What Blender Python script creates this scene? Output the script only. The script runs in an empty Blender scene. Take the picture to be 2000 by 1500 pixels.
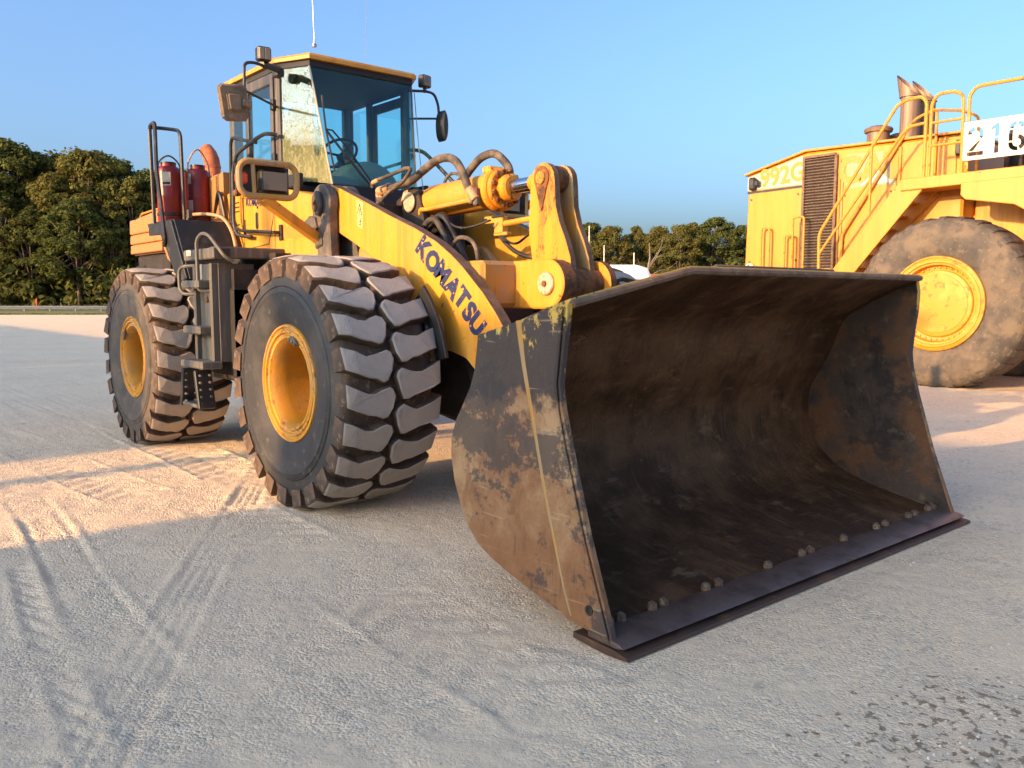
import bpy, bmesh, math, random
import numpy as np
from mathutils import Vector, Matrix

R = math.radians
PI = math.pi
sc = bpy.context.scene
COL = sc.collection
random.seed(5)
rng = np.random.default_rng(5)

# ------------------------------------------------------------------ camera, sky, sun, exposure
cam_d = bpy.data.cameras.new('camera')
cam_d.sensor_width = 36.0
cam_d.lens = 29.88
cam_d.clip_start = 0.05
cam_d.clip_end = 6000
cam = bpy.data.objects.new('camera', cam_d)
COL.objects.link(cam)
cam.location = (5.763, -4.362, 1.535)
cam.rotation_euler = (R(90 - 5.774), 0, R(139.723 - 90))
sc.camera = cam

SUN_EL = 14.0
SUN_AZ = 182.0          # compass style: 0 = +Y, 90 = +X
world = bpy.data.worlds.new('World')
sc.world = world
world.use_nodes = True
wn = world.node_tree.nodes
sky = wn.new('ShaderNodeTexSky')
sky.sky_type = 'NISHITA'
sky.sun_disc = False
sky.sun_elevation = R(SUN_EL)
sky.sun_rotation = R(SUN_AZ)
sky.air_density = 0.92
sky.dust_density = 5.6
sky.ozone_density = 4.3
world.node_tree.links.new(sky.outputs[0], wn['Background'].inputs[0])
wn['Background'].inputs[1].default_value = 0.15

sun_d = bpy.data.lights.new('sun', 'SUN')
sun_d.energy = 3.1
sun_d.angle = R(0.5)
sun_d.color = (1.0, 0.57, 0.24)
sun = bpy.data.objects.new('sun', sun_d)
COL.objects.link(sun)
to_sun = Vector((math.sin(R(SUN_AZ)) * math.cos(R(SUN_EL)), math.cos(R(SUN_AZ)) * math.cos(R(SUN_EL)), math.sin(R(SUN_EL))))
sun.rotation_euler = to_sun.to_track_quat('Z', 'Y').to_euler()

sc.view_settings.view_transform = 'Standard'
sc.view_settings.look = 'None'
sc.view_settings.gamma = 1.0
sc.view_settings.use_curve_mapping = False
sc.view_settings.exposure = 1.62


# ------------------------------------------------------------------ materials
def new_mat(name):
    m = bpy.data.materials.new(name)
    m.use_nodes = True
    nt = m.node_tree
    return m, nt, nt.nodes['Principled BSDF']


def ramp(nt, src, lo, hi):
    n = nt.nodes.new('ShaderNodeMapRange')
    n.inputs['From Min'].default_value = lo
    n.inputs['From Max'].default_value = hi
    n.clamp = True
    n.interpolation_type = 'SMOOTHSTEP'
    nt.links.new(src, n.inputs['Value'])
    return n.outputs['Result']


def noise(nt, coord, scale, stretch=(1, 1, 1), detail=5, rough=0.6, offset=(0, 0, 0)):
    mp = nt.nodes.new('ShaderNodeMapping')
    mp.inputs['Scale'].default_value = stretch
    mp.inputs['Location'].default_value = offset
    nt.links.new(coord, mp.inputs['Vector'])
    n = nt.nodes.new('ShaderNodeTexNoise')
    n.inputs['Scale'].default_value = scale
    n.inputs['Detail'].default_value = detail
    n.inputs['Roughness'].default_value = rough
    nt.links.new(mp.outputs[0], n.inputs['Vector'])
    return n.outputs['Fac']


def mixc(nt, fac, a, b):
    n = nt.nodes.new('ShaderNodeMix')
    n.data_type = 'RGBA'
    if isinstance(fac, (int, float)):
        n.inputs[0].default_value = fac
    else:
        nt.links.new(fac, n.inputs[0])
    for i, v in ((6, a), (7, b)):
        if isinstance(v, (tuple, list)):
            n.inputs[i].default_value = (v[0], v[1], v[2], 1)
        else:
            nt.links.new(v, n.inputs[i])
    return n.outputs[2]


def mathn(nt, op, a, b=None):
    n = nt.nodes.new('ShaderNodeMath')
    n.operation = op
    n.use_clamp = False
    for i, v in enumerate((a, b)):
        if v is None:
            continue
        if isinstance(v, (int, float)):
            n.inputs[i].default_value = v
        else:
            nt.links.new(v, n.inputs[i])
    return n.outputs[0]


def mat(name, base, rough=0.6, metal=0.0, layers=(), bump=0.0, bscale=60, bstretch=(1, 1, 1), spec=0.5, coat=0.0):
    """layers: (colour, scale, lo, hi, stretch, strength[, roughness])"""
    m, nt, b = new_mat(name)
    co = nt.nodes.new('ShaderNodeTexCoord').outputs['Object']
    c = base
    r = None
    rv = rough
    for i, L in enumerate(layers):
        col, s, lo, hi, st, k = L[:6]
        f = ramp(nt, noise(nt, co, s, st, offset=(i * 7.3, i * 3.1, i * 5.7)), lo, hi)
        f = mathn(nt, 'MULTIPLY', f, k)
        c = mixc(nt, f, c, col)
        if len(L) > 6:
            n = nt.nodes.new('ShaderNodeMix')
            nt.links.new(f, n.inputs[0])
            if r is None:
                n.inputs[2].default_value = rv
            else:
                nt.links.new(r, n.inputs[2])
            n.inputs[3].default_value = L[6]
            r = n.outputs[0]
    if isinstance(c, tuple):
        b.inputs['Base Color'].default_value = (*c, 1)
    else:
        nt.links.new(c, b.inputs['Base Color'])
    if r is None:
        b.inputs['Roughness'].default_value = rough
    else:
        nt.links.new(r, b.inputs['Roughness'])
    b.inputs['Metallic'].default_value = metal
    b.inputs['Specular IOR Level'].default_value = spec
    b.inputs['Coat Weight'].default_value = coat
    if bump:
        bn = nt.nodes.new('ShaderNodeBump')
        bn.inputs['Strength'].default_value = bump
        bn.inputs['Distance'].default_value = 0.02
        nt.links.new(noise(nt, co, bscale, bstretch, 6, 0.65), bn.inputs['Height'])
        nt.links.new(bn.outputs[0], b.inputs['Normal'])
    return m


I3 = (1, 1, 1)
STREAK = (5, 5, .35)
M = {}
RUST = (.16, .055, .018)
DUST = (.30, .23, .15)
M['yellow'] = mat('loader_yellow_paint', (.62, .275, .02), .48, 0, [
    ((.33, .155, .025), 1.3, .53, .66, (6, 6, .25), .6, .7), 
    ((.58, .20, .008), 2.2, .45, .65, STREAK, .6), ((.46, .25, .07), 1.6, .48, .72, I3, .6),
    (DUST, 9, .54, .75, STREAK, .55, .8), (RUST, 14, .66, .72, I3, .85, .85), (RUST, 60, .68, .73, I3, .7, .9)], .12, 45)
M['yellow_rusty'] = mat('rust_stained_yellow_paint', (.66, .255, .010), .5, 0, [
    ((.54, .18, .01), 2.5, .4, .6, STREAK, .7), ((.30, .10, .02), 3.2, .52, .66, (3, 3, .6), .75, .8),
    (RUST, 9, .57, .65, (2, 2, .8), .9, .9), ((.05, .03, .02), 22, .64, .7, I3, .8, .9)], .2, 40)
M['yellow_dusty'] = mat('dusty_yellow_paint', (.42, .21, .03), .65, 0, [
    ((.30, .24, .14), 2.2, .38, .62, I3, .8, .85), ((.14, .10, .06), 6, .55, .75, STREAK, .6, .9),
    (RUST, 20, .66, .72, I3, .8, .9)], .2, 40)
M['orange'] = mat('faded_orange_hood_paint', (.44, .175, .04), .55, 0, [
    ((.36, .17, .065), 3, .4, .65, STREAK, .7, .8), ((.22, .10, .045), 6, .58, .75, I3, .5, .9)], .12, 45)
M['edge_rust'] = mat('bare_rusty_plate_edge', (.17, .11, .07), .75, .2, [
    ((.09, .05, .03), 8, .4, .65, I3, .8), ((.34, .22, .12), 22, .58, .7, I3, .7), ((.5, .28, .03), 14, .66, .72, I3, .7)], .4, 70)
M['rust_pin'] = mat('rusted_pin_steel', (.20, .085, .03), .8, .3, [
    ((.07, .035, .02), 12, .42, .62, I3, .85), ((.42, .17, .04), 20, .6, .7, I3, .7)], .5, 60)
M['pin_face'] = mat('worn_pin_face', (.50, .38, .25), .55, .3, [((.30, .12, .05), 25, .5, .65, I3, .8)], .3, 60)
M['black'] = mat('black_paint', (.016, .017, .018), .42, 0, [
    ((.10, .085, .065), 5, .5, .75, I3, .55, .8), ((.10, .04, .02), 18, .66, .72, I3, .6, .9)], .1, 60)
M['dark_steel'] = mat('dark_chassis_steel', (.018, .015, .013), .7, .1, [
    ((.07, .05, .035), 4, .45, .7, I3, .7, .9), ((.08, .035, .018), 13, .58, .68, I3, .7, .9)], .3, 50)
M['grey_step'] = mat('worn_grey_step_paint', (.085, .083, .072), .55, 0, [
    ((.24, .20, .14), 4, .48, .72, STREAK, .6, .8), ((.25, .12, .05), 9, .60, .7, I3, .6, .9)], .15, 50)
M['grey_casting'] = mat('dusty_grey_casting', (.085, .078, .07), .7, .1, [
    ((.24, .19, .14), 5, .45, .7, I3, .8, .9), (RUST, 9, .6, .7, I3, .7, .9)], .5, 28)
M['chrome'] = mat('chromed_rod', (.62, .62, .64), .12, 1.0, [((.12, .09, .06), 7, .5, .7, (1, 1, 1), .7, .5)])
M['hose'] = mat('dusty_rubber_hose', (.045, .038, .032), .75, 0, [((.20, .145, .10), 8, .42, .68, I3, .75, .9)], .3, 90)
M['hose_clean'] = mat('black_rubber_hose', (.015, .014, .014), .6, 0, [((.10, .08, .06), 8, .5, .72, I3, .6, .9)], .2, 90)
M['fitting'] = mat('tan_painted_fitting', (.48, .27, .14), .6, .1, [((.18, .07, .03), 14, .55, .68, I3, .8)], .2, 50)
M['rubber'] = mat('tyre_sidewall_rubber', (.022, .023, .025), .62, 0, [
    ((.10, .083, .062), 1.6, .48, .68, I3, .55, .9), ((.07, .065, .06), 5, .45, .7, (1, 4, 1), .5, .85),
    ((.20, .16, .11), 14, .6, .72, I3, .4, .9)], .25, 40)
M['rubber_dusty'] = mat('dust_caked_sidewall_rubber', (.065, .056, .047), .8, 0, [
    ((.155, .118, .08), 1.8, .40, .62, I3, .8, .9), ((.035, .032, .03), 4, .5, .68, I3, .65, .8),
    ((.20, .15, .10), 13, .56, .7, I3, .5, .9)], .35, 30)
M['groove'] = mat('muddy_tread_groove_rubber', (.070, .047, .032), .85, 0, [
    ((.13, .08, .05), 7, .45, .68, I3, .8), ((.24, .165, .11), 22, .56, .7, I3, .7)], .5, 40)
M['lug_top'] = mat('dusty_worn_tread_face', (.38, .325, .27), .85, 0, [
    ((.25, .22, .195), 5, .45, .68, I3, .7), ((.33, .27, .225), 9, .5, .7, I3, .6), ((.05, .04, .035), 32, .68, .72, I3, .9)], .35, 70)
M['rim'] = mat('yellow_wheel_rim_paint', (.56, .25, .02), .5, 0, [
    ((.42, .25, .10), 4, .45, .68, I3, .75, .8), ((.16, .075, .03), 11, .56, .66, I3, .75, .85), ((.04, .03, .025), 26, .63, .69, I3, .8, .9)], .25, 50)
M['rim_in'] = mat('yellow_wheel_dish_paint', (.44, .19, .012), .5, 0, [
    ((.24, .13, .03), 3, .42, .66, I3, .7, .8), ((.06, .035, .02), 22, .65, .7, I3, .8, .9)], .15, 50)
M['rim_big'] = mat('mustard_wheel_rim_paint', (.58, .21, .01), .5, 0, [
    ((.60, .33, .08), 3, .5, .68, I3, .6, .8), ((.25, .11, .03), 7, .58, .68, I3, .75, .85)], .15, 40)
M['rail_yellow'] = mat('chipped_yellow_rail_paint', (.52, .22, .02), .55, 0, [((.20, .08, .03), 12, .56, .66, I3, .85, .85)], .2, 60)
M['cat_yellow'] = mat('mustard_body_paint', (.55, .225, .02), .45, 0, [
    ((.50, .18, .01), 1.4, .4, .65, STREAK, .7), ((.40, .22, .07), 3, .52, .74, STREAK, .6, .7), ((.34, .19, .06), 11, .58, .75, STREAK, .5, .8), (RUST, 17, .69, .74, I3, .8, .9)], .08, 45)
M['white_paint'] = mat('dirty_white_paint', (.54, .50, .40), .5, 0, [((.50, .42, .30), 4, .5, .72, STREAK, .6)], .05, 50)
M['warn'] = mat('pale_yellow_sticker', (.60, .47, .17), .5, 0, [((.40, .30, .12), 12, .5, .7, I3, .5)])
M['cream'] = mat('cream_decal', (.42, .375, .28), .5, 0, [((.55, .45, .28), 5, .5, .7, STREAK, .6)])
M['white_vinyl'] = mat('white_vinyl', (.8, .8, .8), .5)
M['decal_yellow'] = mat('faded_yellow_decal', (.50, .20, .02), .55, 0, [((.40, .24, .08), 9, .5, .68, I3, .6)])
M['navy'] = mat('navy_vinyl_lettering', (.014, .024, .085), .5, 0, [((.72, .40, .03), 26, .62, .66, I3, .95), ((.05, .06, .11), 7, .45, .7, I3, .5)])
M['black_vinyl'] = mat('black_vinyl', (.012, .012, .013), .5)
M['red'] = mat('red_tank_paint', (.21, .012, .012), .38, 0, [
    ((.15, .02, .016), 3, .45, .7, I3, .7, .6), ((.30, .20, .13), 12, .62, .75, STREAK, .5, .85)], .06, 50)
M['label'] = mat('pale_paper_label', (.50, .44, .36), .6, 0, [((.20, .17, .15), 40, .55, .62, (1, 1, 3), .7)])
M['exhaust'] = mat('rusty_orange_exhaust', (.42, .13, .05), .7, .1, [
    ((.26, .075, .035), 7, .42, .62, I3, .8, .85), ((.10, .04, .025), 22, .6, .68, I3, .8, .9)], .3, 45)
M['stack'] = mat('heat_stained_stack_steel', (.22, .14, .09), .55, .3, [((.11, .075, .055), 4, .45, .65, STREAK, .7)], .15, 40)
M['amber'] = mat('amber_lens', (.62, .07, .012), .25, 0, [((.35, .05, .02), 20, .5, .7, I3, .5)])
M['lens'] = mat('dusty_lamp_lens', (.20, .155, .10), .35, 0, [((.10, .08, .055), 5, .45, .65, I3, .7)])
M['cab_grey'] = mat('cab_frame_grey_paint', (.060, .056, .052), .5, 0, [((.20, .16, .12), 5, .48, .7, STREAK, .6, .8)], .1, 50)
M['cab_in'] = mat('dark_cab_trim', (.012, .014, .018), .7)
M['seat'] = mat('seat_fabric', (.018, .018, .022), .9)
M['console'] = mat('grey_dash_cover', (.20, .19, .165), .7)
M['mirror_back'] = mat('dust_caked_mirror_housing', (.20, .14, .085), .85, 0, [((.07, .05, .04), 7, .5, .68, I3, .7), ((.30, .22, .14), 18, .55, .7, I3, .6)], .4, 50)
M['mirror_glass'] = mat('mirror_glass', (.7, .75, .78), .05, 1.0)
M['wire'] = mat('antenna_steel', (.35, .35, .36), .4, .6)
M['galv'] = mat('weathered_rail_steel', (.12, .135, .165), .6, .2)
M['concrete_pole'] = mat('pale_pole', (.60, .57, .50), .7)
M['container_a'] = mat('container_rust_red', (.22, .06, .035), .6, 0, [(RUST, 3, .55, .7, I3, .7)])
M['container_b'] = mat('container_blue', (.04, .09, .18), .6, 0, [(RUST, 3, .55, .7, I3, .7)])
M['bark'] = mat('grey_brown_bark', (.13, .095, .065), .9, 0, [((.22, .18, .14), 4, .45, .65, (1, 1, .3), .7)], .5, 20)
M['bark_pale'] = mat('pale_bare_bark', (.15, .12, .09), .9, 0, [((.18, .14, .10), 4, .45, .65, (1, 1, .3), .7)], .5, 20)


def make_bucket_outer():
    m, nt, b = new_mat('rusty_bucket_plate')
    co = nt.nodes.new('ShaderNodeTexCoord').outputs['Object']
    sep = nt.nodes.new('ShaderNodeSeparateXYZ')
    nt.links.new(co, sep.inputs[0])
    c = mixc(nt, ramp(nt, noise(nt, co, 2.6, I3, 7, .7), .38, .62), (.23, .11, .045), (.36, .225, .11))
    c = mixc(nt, mathn(nt, 'MULTIPLY', ramp(nt, noise(nt, co, 9, (1, 1, .5), 7, .75), .5, .66), .8), c, (.17, .072, .028))
    # lower third: raw orange-brown rust
    low = ramp(nt, mathn(nt, 'ADD', sep.outputs['Z'], mathn(nt, 'MULTIPLY', noise(nt, co, 3.1, (1, 1, .6), 6, .7, (4, 2, 9)), .9)), .95, .55)
    c = mixc(nt, mathn(nt, 'MULTIPLY', low, .75), c, (.21, .088, .03))
    # dark slick where the paint has been rubbed through, band across the middle and the whole upper part
    bandz = ramp(nt, mathn(nt, 'ABSOLUTE', mathn(nt, 'SUBTRACT', sep.outputs['Z'], .92)), .42, .0)
    dark = ramp(nt, mathn(nt, 'ADD', noise(nt, co, 3.0, (1, 1, 1.2), 9, .74, (13, 1, 5)), mathn(nt, 'MULTIPLY', bandz, .09)), .555, .60)
    c = mixc(nt, mathn(nt, 'MULTIPLY', dark, .8), c, (.040, .036, .034))
    up = ramp(nt, mathn(nt, 'ADD', sep.outputs['Z'], mathn(nt, 'MULTIPLY', noise(nt, co, 4.5, I3, 7, .7, (3, 8, 1)), .45)), 1.24, 1.30)
    c = mixc(nt, mathn(nt, 'MULTIPLY', up, .93), c, (.032, .027, .026))
    # yellow paint that is left near the top
    ye = ramp(nt, mathn(nt, 'ADD', mathn(nt, 'MULTIPLY', sep.outputs['Z'], .62), noise(nt, co, 6.5, (1, 1, .55), 7, .75, (1, 5, 8))), 1.40, 1.44)
    c = mixc(nt, ye, c, (.52, .34, .06))
    # fine scratches
    sct = ramp(nt, noise(nt, co, 30, (1, 1, .08), 3, .5, (2, 2, 2)), .63, .68)
    c = mixc(nt, mathn(nt, 'MULTIPLY', sct, .45), c, (.06, .045, .035))
    sct2 = ramp(nt, noise(nt, co, 26, (.1, 1, 1), 3, .5, (5, 1, 2)), .64, .69)
    c = mixc(nt, mathn(nt, 'MULTIPLY', sct2, .4), c, (.42, .31, .18))
    nt.links.new(c, b.inputs['Base Color'])
    b.inputs['Roughness'].default_value = .68
    b.inputs['Metallic'].default_value = .1
    bn = nt.nodes.new('ShaderNodeBump')
    bn.inputs['Strength'].default_value = .35
    bn.inputs['Distance'].default_value = .02
    nt.links.new(noise(nt, co, 26, I3, 8, .75), bn.inputs['Height'])
    nt.links.new(bn.outputs[0], b.inputs['Normal'])
    return m


def make_bucket_inner():
    m, nt, b = new_mat('polished_dark_bucket_steel')
    co = nt.nodes.new('ShaderNodeTexCoord').outputs['Object']
    c = mixc(nt, ramp(nt, noise(nt, co, 2.2, (.7, 1, 1.3), 7, .7), .40, .64), (.046, .0205, .0090), (.120, .058, .025))
    c = mixc(nt, mathn(nt, 'MULTIPLY', ramp(nt, noise(nt, co, 5, (1, .6, 1), 8, .75, (8, 2, 3)), .56, .66), .7), c, (.19, .10, .048))
    sct = ramp(nt, noise(nt, co, 24, (.12, 1, .12), 4, .6, (2, 2, 2)), .58, .70)
    c = mixc(nt, mathn(nt, 'MULTIPLY', sct, .45), c, (.14, .085, .055))
    sc3 = ramp(nt, noise(nt, co, 46, (1, .09, .3), 3, .5, (9, 2, 4)), .64, .70)
    c = mixc(nt, mathn(nt, 'MULTIPLY', sc3, .28), c, (.22, .15, .10))
    cake = ramp(nt, noise(nt, co, 3.3, (1, .5, 1), 9, .78, (1, 12, 4)), .60, .64)
    c = mixc(nt, mathn(nt, 'MULTIPLY', cake, .8), c, (.17, .10, .055))
    pt = ramp(nt, noise(nt, co, 90, I3, 2, .5), .70, .74)
    c = mixc(nt, mathn(nt, 'MULTIPLY', pt, .6), c, (.25, .19, .14))
    nt.links.new(c, b.inputs['Base Color'])
    rr = nt.nodes.new('ShaderNodeMapRange')
    nt.links.new(noise(nt, co, 4, (.5, 1, .5), 6, .7), rr.inputs[0])
    rr.inputs[1].default_value = .3
    rr.inputs[2].default_value = .7
    rr.inputs[3].default_value = .36
    rr.inputs[4].default_value = .70
    nt.links.new(rr.outputs[0], b.inputs['Roughness'])
    b.inputs['Specular IOR Level'].default_value = .3
    b.inputs['Specular Tint'].default_value = (1, .8, .62, 1)
    bn = nt.nodes.new('ShaderNodeBump')
    bn.inputs['Strength'].default_value = .6
    bn.inputs['Distance'].default_value = .03
    h = mathn(nt, 'ADD', noise(nt, co, 16, (.25, 1, .25), 7, .7), mathn(nt, 'MULTIPLY', noise(nt, co, 6, I3, 8, .7), 1.2))
    nt.links.new(h, bn.inputs['Height'])
    nt.links.new(bn.outputs[0], b.inputs['Normal'])
    return m


M['bucket_out'] = make_bucket_outer()
M['bucket_in'] = make_bucket_inner()
M['bucket_plate_in'] = mat('stained_bucket_side_inside', (.070, .048, .034), .65, .1, [
    ((.15, .066, .026), 2.2, .44, .58, I3, .9, .7), ((.022, .020, .02), 4, .5, .62, I3, .8, .5), ((.17, .125, .075), 9, .57, .7, I3, .55, .8)], .5, 22)
M['cut_edge'] = mat('bright_worn_cutting_edge', (.12, .082, .068), .42, .3, [
    ((.06, .035, .025), 5, .45, .65, I3, .8, .6), ((.24, .14, .08), 10, .6, .72, I3, .6, .6)], .25, 30)
M['cut_edge_low'] = mat('rusty_bolt_on_edge', (.085, .045, .028), .6, .3, [
    ((.17, .085, .04), 6, .5, .68, I3, .7, .8), ((.05, .03, .022), 9, .5, .66, I3, .7, .5)], .4, 30)


def glass_mat(name, tint, dust=0.0, dust_col=(.31, .295, .155)):
    m, nt, b = new_mat(name)
    out = nt.nodes['Material Output']
    nt.nodes.remove(b)
    tr = nt.nodes.new('ShaderNodeBsdfTransparent')
    tr.inputs[0].default_value = (*tint, 1)
    gl = nt.nodes.new('ShaderNodeBsdfGlossy')
    gl.inputs['Roughness'].default_value = .03
    gl.inputs['Color'].default_value = (.9, .95, 1, 1)
    lw = nt.nodes.new('ShaderNodeLayerWeight')
    lw.inputs[0].default_value = .5
    fr = mathn(nt, 'ADD', mathn(nt, 'MULTIPLY', mathn(nt, 'POWER', lw.outputs['Facing'], 5.0), .9), .03)
    mx = nt.nodes.new('ShaderNodeMixShader')
    nt.links.new(fr, mx.inputs[0])
    nt.links.new(tr.outputs[0], mx.inputs[1])
    nt.links.new(gl.outputs[0], mx.inputs[2])
    res = mx.outputs[0]
    if dust > 0:
        co = nt.nodes.new('ShaderNodeTexCoord').outputs['Object']
        df = nt.nodes.new('ShaderNodeBsdfDiffuse')
        df.inputs[0].default_value = (*dust_col, 1)
        sep = nt.nodes.new('ShaderNodeSeparateXYZ')
        nt.links.new(co, sep.inputs[0])
        low = ramp(nt, sep.outputs['Z'], 3.35, 2.6)
        sp = ramp(nt, noise(nt, co, 34, (1, 1, .55), 3, .6), .50, .62)
        big = ramp(nt, noise(nt, co, 5, (2, 2, .5), 4, .6, (3, 1, 2)), .35, .7)
        f = mathn(nt, 'ADD', mathn(nt, 'MULTIPLY', low, .55), mathn(nt, 'MULTIPLY', sp, .34))
        f = mathn(nt, 'ADD', f, mathn(nt, 'MULTIPLY', big, .13))
        f = mathn(nt, 'MULTIPLY', f, dust)
        mn = nt.nodes.new('ShaderNodeMath')
        mn.operation = 'MINIMUM'
        nt.links.new(f, mn.inputs[0])
        mn.inputs[1].default_value = .94
        m2 = nt.nodes.new('ShaderNodeMixShader')
        nt.links.new(mn.outputs[0], m2.inputs[0])
        nt.links.new(res, m2.inputs[1])
        nt.links.new(df.outputs[0], m2.inputs[2])
        res = m2.outputs[0]
    nt.links.new(res, out.inputs[0])
    return m


M['glass'] = glass_mat('teal_tinted_cab_glass', (.74, .945, .945), .03)
M['glass_clear'] = glass_mat('lightly_tinted_door_glass', (.82, .965, .97), .03)
M['glass_dusty'] = glass_mat('dust_speckled_corner_glass', (.76, .94, .90), .8)
M['van_glass'] = mat('dark_vehicle_glass', (.03, .05, .08), .06, 0, spec=.8)


def leaf_mat(name, a, b2, c2):
    m, nt, b = new_mat(name)
    out = nt.nodes['Material Output']
    nt.nodes.remove(b)
    geo = nt.nodes.new('ShaderNodeNewGeometry')
    co = nt.nodes.new('ShaderNodeTexCoord').outputs['Object']
    oi = nt.nodes.new('ShaderNodeObjectInfo')
    c = mixc(nt, geo.outputs['Random Per Island'], a, b2)
    c = mixc(nt, ramp(nt, noise(nt, co, .35, I3, 3, .6), .45, .65), c, c2)
    c = mixc(nt, mathn(nt, 'MULTIPLY', oi.outputs['Random'], .35), c, (.10, .075, .02))
    df = nt.nodes.new('ShaderNodeBsdfDiffuse')
    tl = nt.nodes.new('ShaderNodeBsdfTranslucent')
    nt.links.new(c, df.inputs[0])
    nt.links.new(c, tl.inputs[0])
    mx = nt.nodes.new('ShaderNodeMixShader')
    mx.inputs[0].default_value = .38
    nt.links.new(df.outputs[0], mx.inputs[1])
    nt.links.new(tl.outputs[0], mx.inputs[2])
    nt.links.new(mx.outputs[0], out.inputs[0])
    return m


M['leaf'] = leaf_mat('mixed_green_foliage', (.050, .078, .024), (.15, .17, .052), (.10, .12, .036))
M['leaf_warm'] = leaf_mat('yellowing_foliage', (.09, .11, .03), (.20, .19, .055), (.16, .135, .04))
M['grass'] = leaf_mat('verge_grass', (.09, .12, .03), (.17, .19, .06), (.13, .13, .04))


def make_ground_mat():
    m, nt, b = new_mat('crushed_limestone_yard')
    co = nt.nodes.new('ShaderNodeTexCoord').outputs['Object']
    sep = nt.nodes.new('ShaderNodeSeparateXYZ')
    nt.links.new(co, sep.inputs[0])
    c = mixc(nt, ramp(nt, noise(nt, co, .55, I3, 6, .65), .35, .68), (.88, .675, .44), (.80, .615, .41))
    c = mixc(nt, mathn(nt, 'MULTIPLY', ramp(nt, noise(nt, co, 2.6, I3, 7, .7, (3, 1, 0)), .5, .7), .5), c, (.87, .69, .46))
    c = mixc(nt, mathn(nt, 'MULTIPLY', ramp(nt, noise(nt, co, 70, I3, 5, .7), .54, .76), .25), c, (.42, .35, .265))
    c = mixc(nt, mathn(nt, 'MULTIPLY', ramp(nt, noise(nt, co, 45, I3, 3, .6, (1, 7, 0)), .62, .7), .6), c, (.82, .75, .63))
    c = mixc(nt, mathn(nt, 'MULTIPLY', ramp(nt, noise(nt, co, 1.1, I3, 8, .75, (5, 5, 0)), .56, .68), .25), c, (.52, .46, .37))
    vo = nt.nodes.new('ShaderNodeTexVoronoi')
    vo.inputs['Scale'].default_value = 75
    nt.links.new(co, vo.inputs['Vector'])
    vs = nt.nodes.new('ShaderNodeSeparateColor')
    nt.links.new(vo.outputs['Color'], vs.inputs[0])
    grit = ramp(nt, noise(nt, co, 1.7, I3, 7, .75, (8, 3, 0)), .34, .62)
    c = mixc(nt, mathn(nt, 'MULTIPLY', mathn(nt, 'MULTIPLY', ramp(nt, vs.outputs[0], .60, 1.0), grit), .5), c, (.37, .30, .205))
    c = mixc(nt, mathn(nt, 'MULTIPLY', mathn(nt, 'MULTIPLY', ramp(nt, vs.outputs[1], .62, 1.0), grit), .6), c, (.90, .765, .58))
    vo2 = nt.nodes.new('ShaderNodeTexVoronoi')
    vo2.inputs['Scale'].default_value = 32
    nt.links.new(co, vo2.inputs['Vector'])
    vs2 = nt.nodes.new('ShaderNodeSeparateColor')
    nt.links.new(vo2.outputs['Color'], vs2.inputs[0])
    c = mixc(nt, mathn(nt, 'MULTIPLY', mathn(nt, 'MULTIPLY', ramp(nt, vs2.outputs[0], .72, 1.0), grit), .5), c, (.46, .385, .29))
    c = mixc(nt, mathn(nt, 'MULTIPLY', ramp(nt, noise(nt, co, 2.3, (1, .6, 1), 10, .78, (21, 5, 0)), .60, .68), .55), c, (.27, .225, .165))  # dark gravel patches, with small ridge shadows painted into the colour
    # oil and water spots on the yard in front of the bucket
    dx = mathn(nt, 'SUBTRACT', sep.outputs['X'], 4.72)
    dy = mathn(nt, 'SUBTRACT', sep.outputs['Y'], -1.35)
    d2 = mathn(nt, 'ADD', mathn(nt, 'MULTIPLY', dx, dx), mathn(nt, 'MULTIPLY', mathn(nt, 'MULTIPLY', dy, dy), .55))
    zone = ramp(nt, d2, .55, .02)
    sp = mathn(nt, 'ADD', noise(nt, co, 23, I3, 4, .6, (2, 9, 0)), mathn(nt, 'MULTIPLY', zone, .13))
    wet = mathn(nt, 'MULTIPLY', ramp(nt, sp, .665, .72), ramp(nt, d2, 1.6, .9))
    c = mixc(nt, mathn(nt, 'MULTIPLY', wet, .8), c, (.22, .14, .08))
    nt.links.new(c, b.inputs['Base Color'])
    b.inputs['Roughness'].default_value = .92
    b.inputs['Specular IOR Level'].default_value = .2
    bn = nt.nodes.new('ShaderNodeBump')
    bn.inputs['Strength'].default_value = .6
    bn.inputs['Distance'].default_value = .03
    h = mathn(nt, 'ADD', noise(nt, co, 55, I3, 7, .78), mathn(nt, 'MULTIPLY', noise(nt, co, 12, I3, 7, .75), .8))
    h = mathn(nt, 'SUBTRACT', h, mathn(nt, 'MULTIPLY', mathn(nt, 'MULTIPLY', vo.outputs['Distance'], grit), .9))
    nt.links.new(h, bn.inputs['Height'])
    nt.links.new(bn.outputs[0], b.inputs['Normal'])
    return m


M['ground'] = make_ground_mat()
M['stone'] = mat('loose_limestone_chips', (.60, .52, .42), .9, 0, [((.34, .30, .26), 9, .45, .65, I3, .7), ((.68, .60, .49), 5, .55, .7, I3, .7)])
M['hill'] = mat('far_field', (.13, .145, .05), .95)


# ------------------------------------------------------------------ mesh helpers
def world_inv(parent):
    return Matrix.Translation(-parent.location) if parent.type == 'EMPTY' else Matrix.Identity(4)


def link(o, parent=None, local=False):
    COL.objects.link(o)
    if parent is not None:
        o.parent = parent
        if not local:
            o.matrix_parent_inverse = world_inv(parent)
    return o


def tag(o, label=None, cat=None, group=None, kind=None):
    if label: o['label'] = label
    if cat: o['category'] = cat
    if group: o['group'] = group
    if kind: o['kind'] = kind
    return o


def empty(name, loc, label, cat, group=None):
    e = bpy.data.objects.new(name, None)
    e.empty_display_size = .3
    e.location = loc
    COL.objects.link(e)
    return tag(e, label, cat, group)


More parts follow.
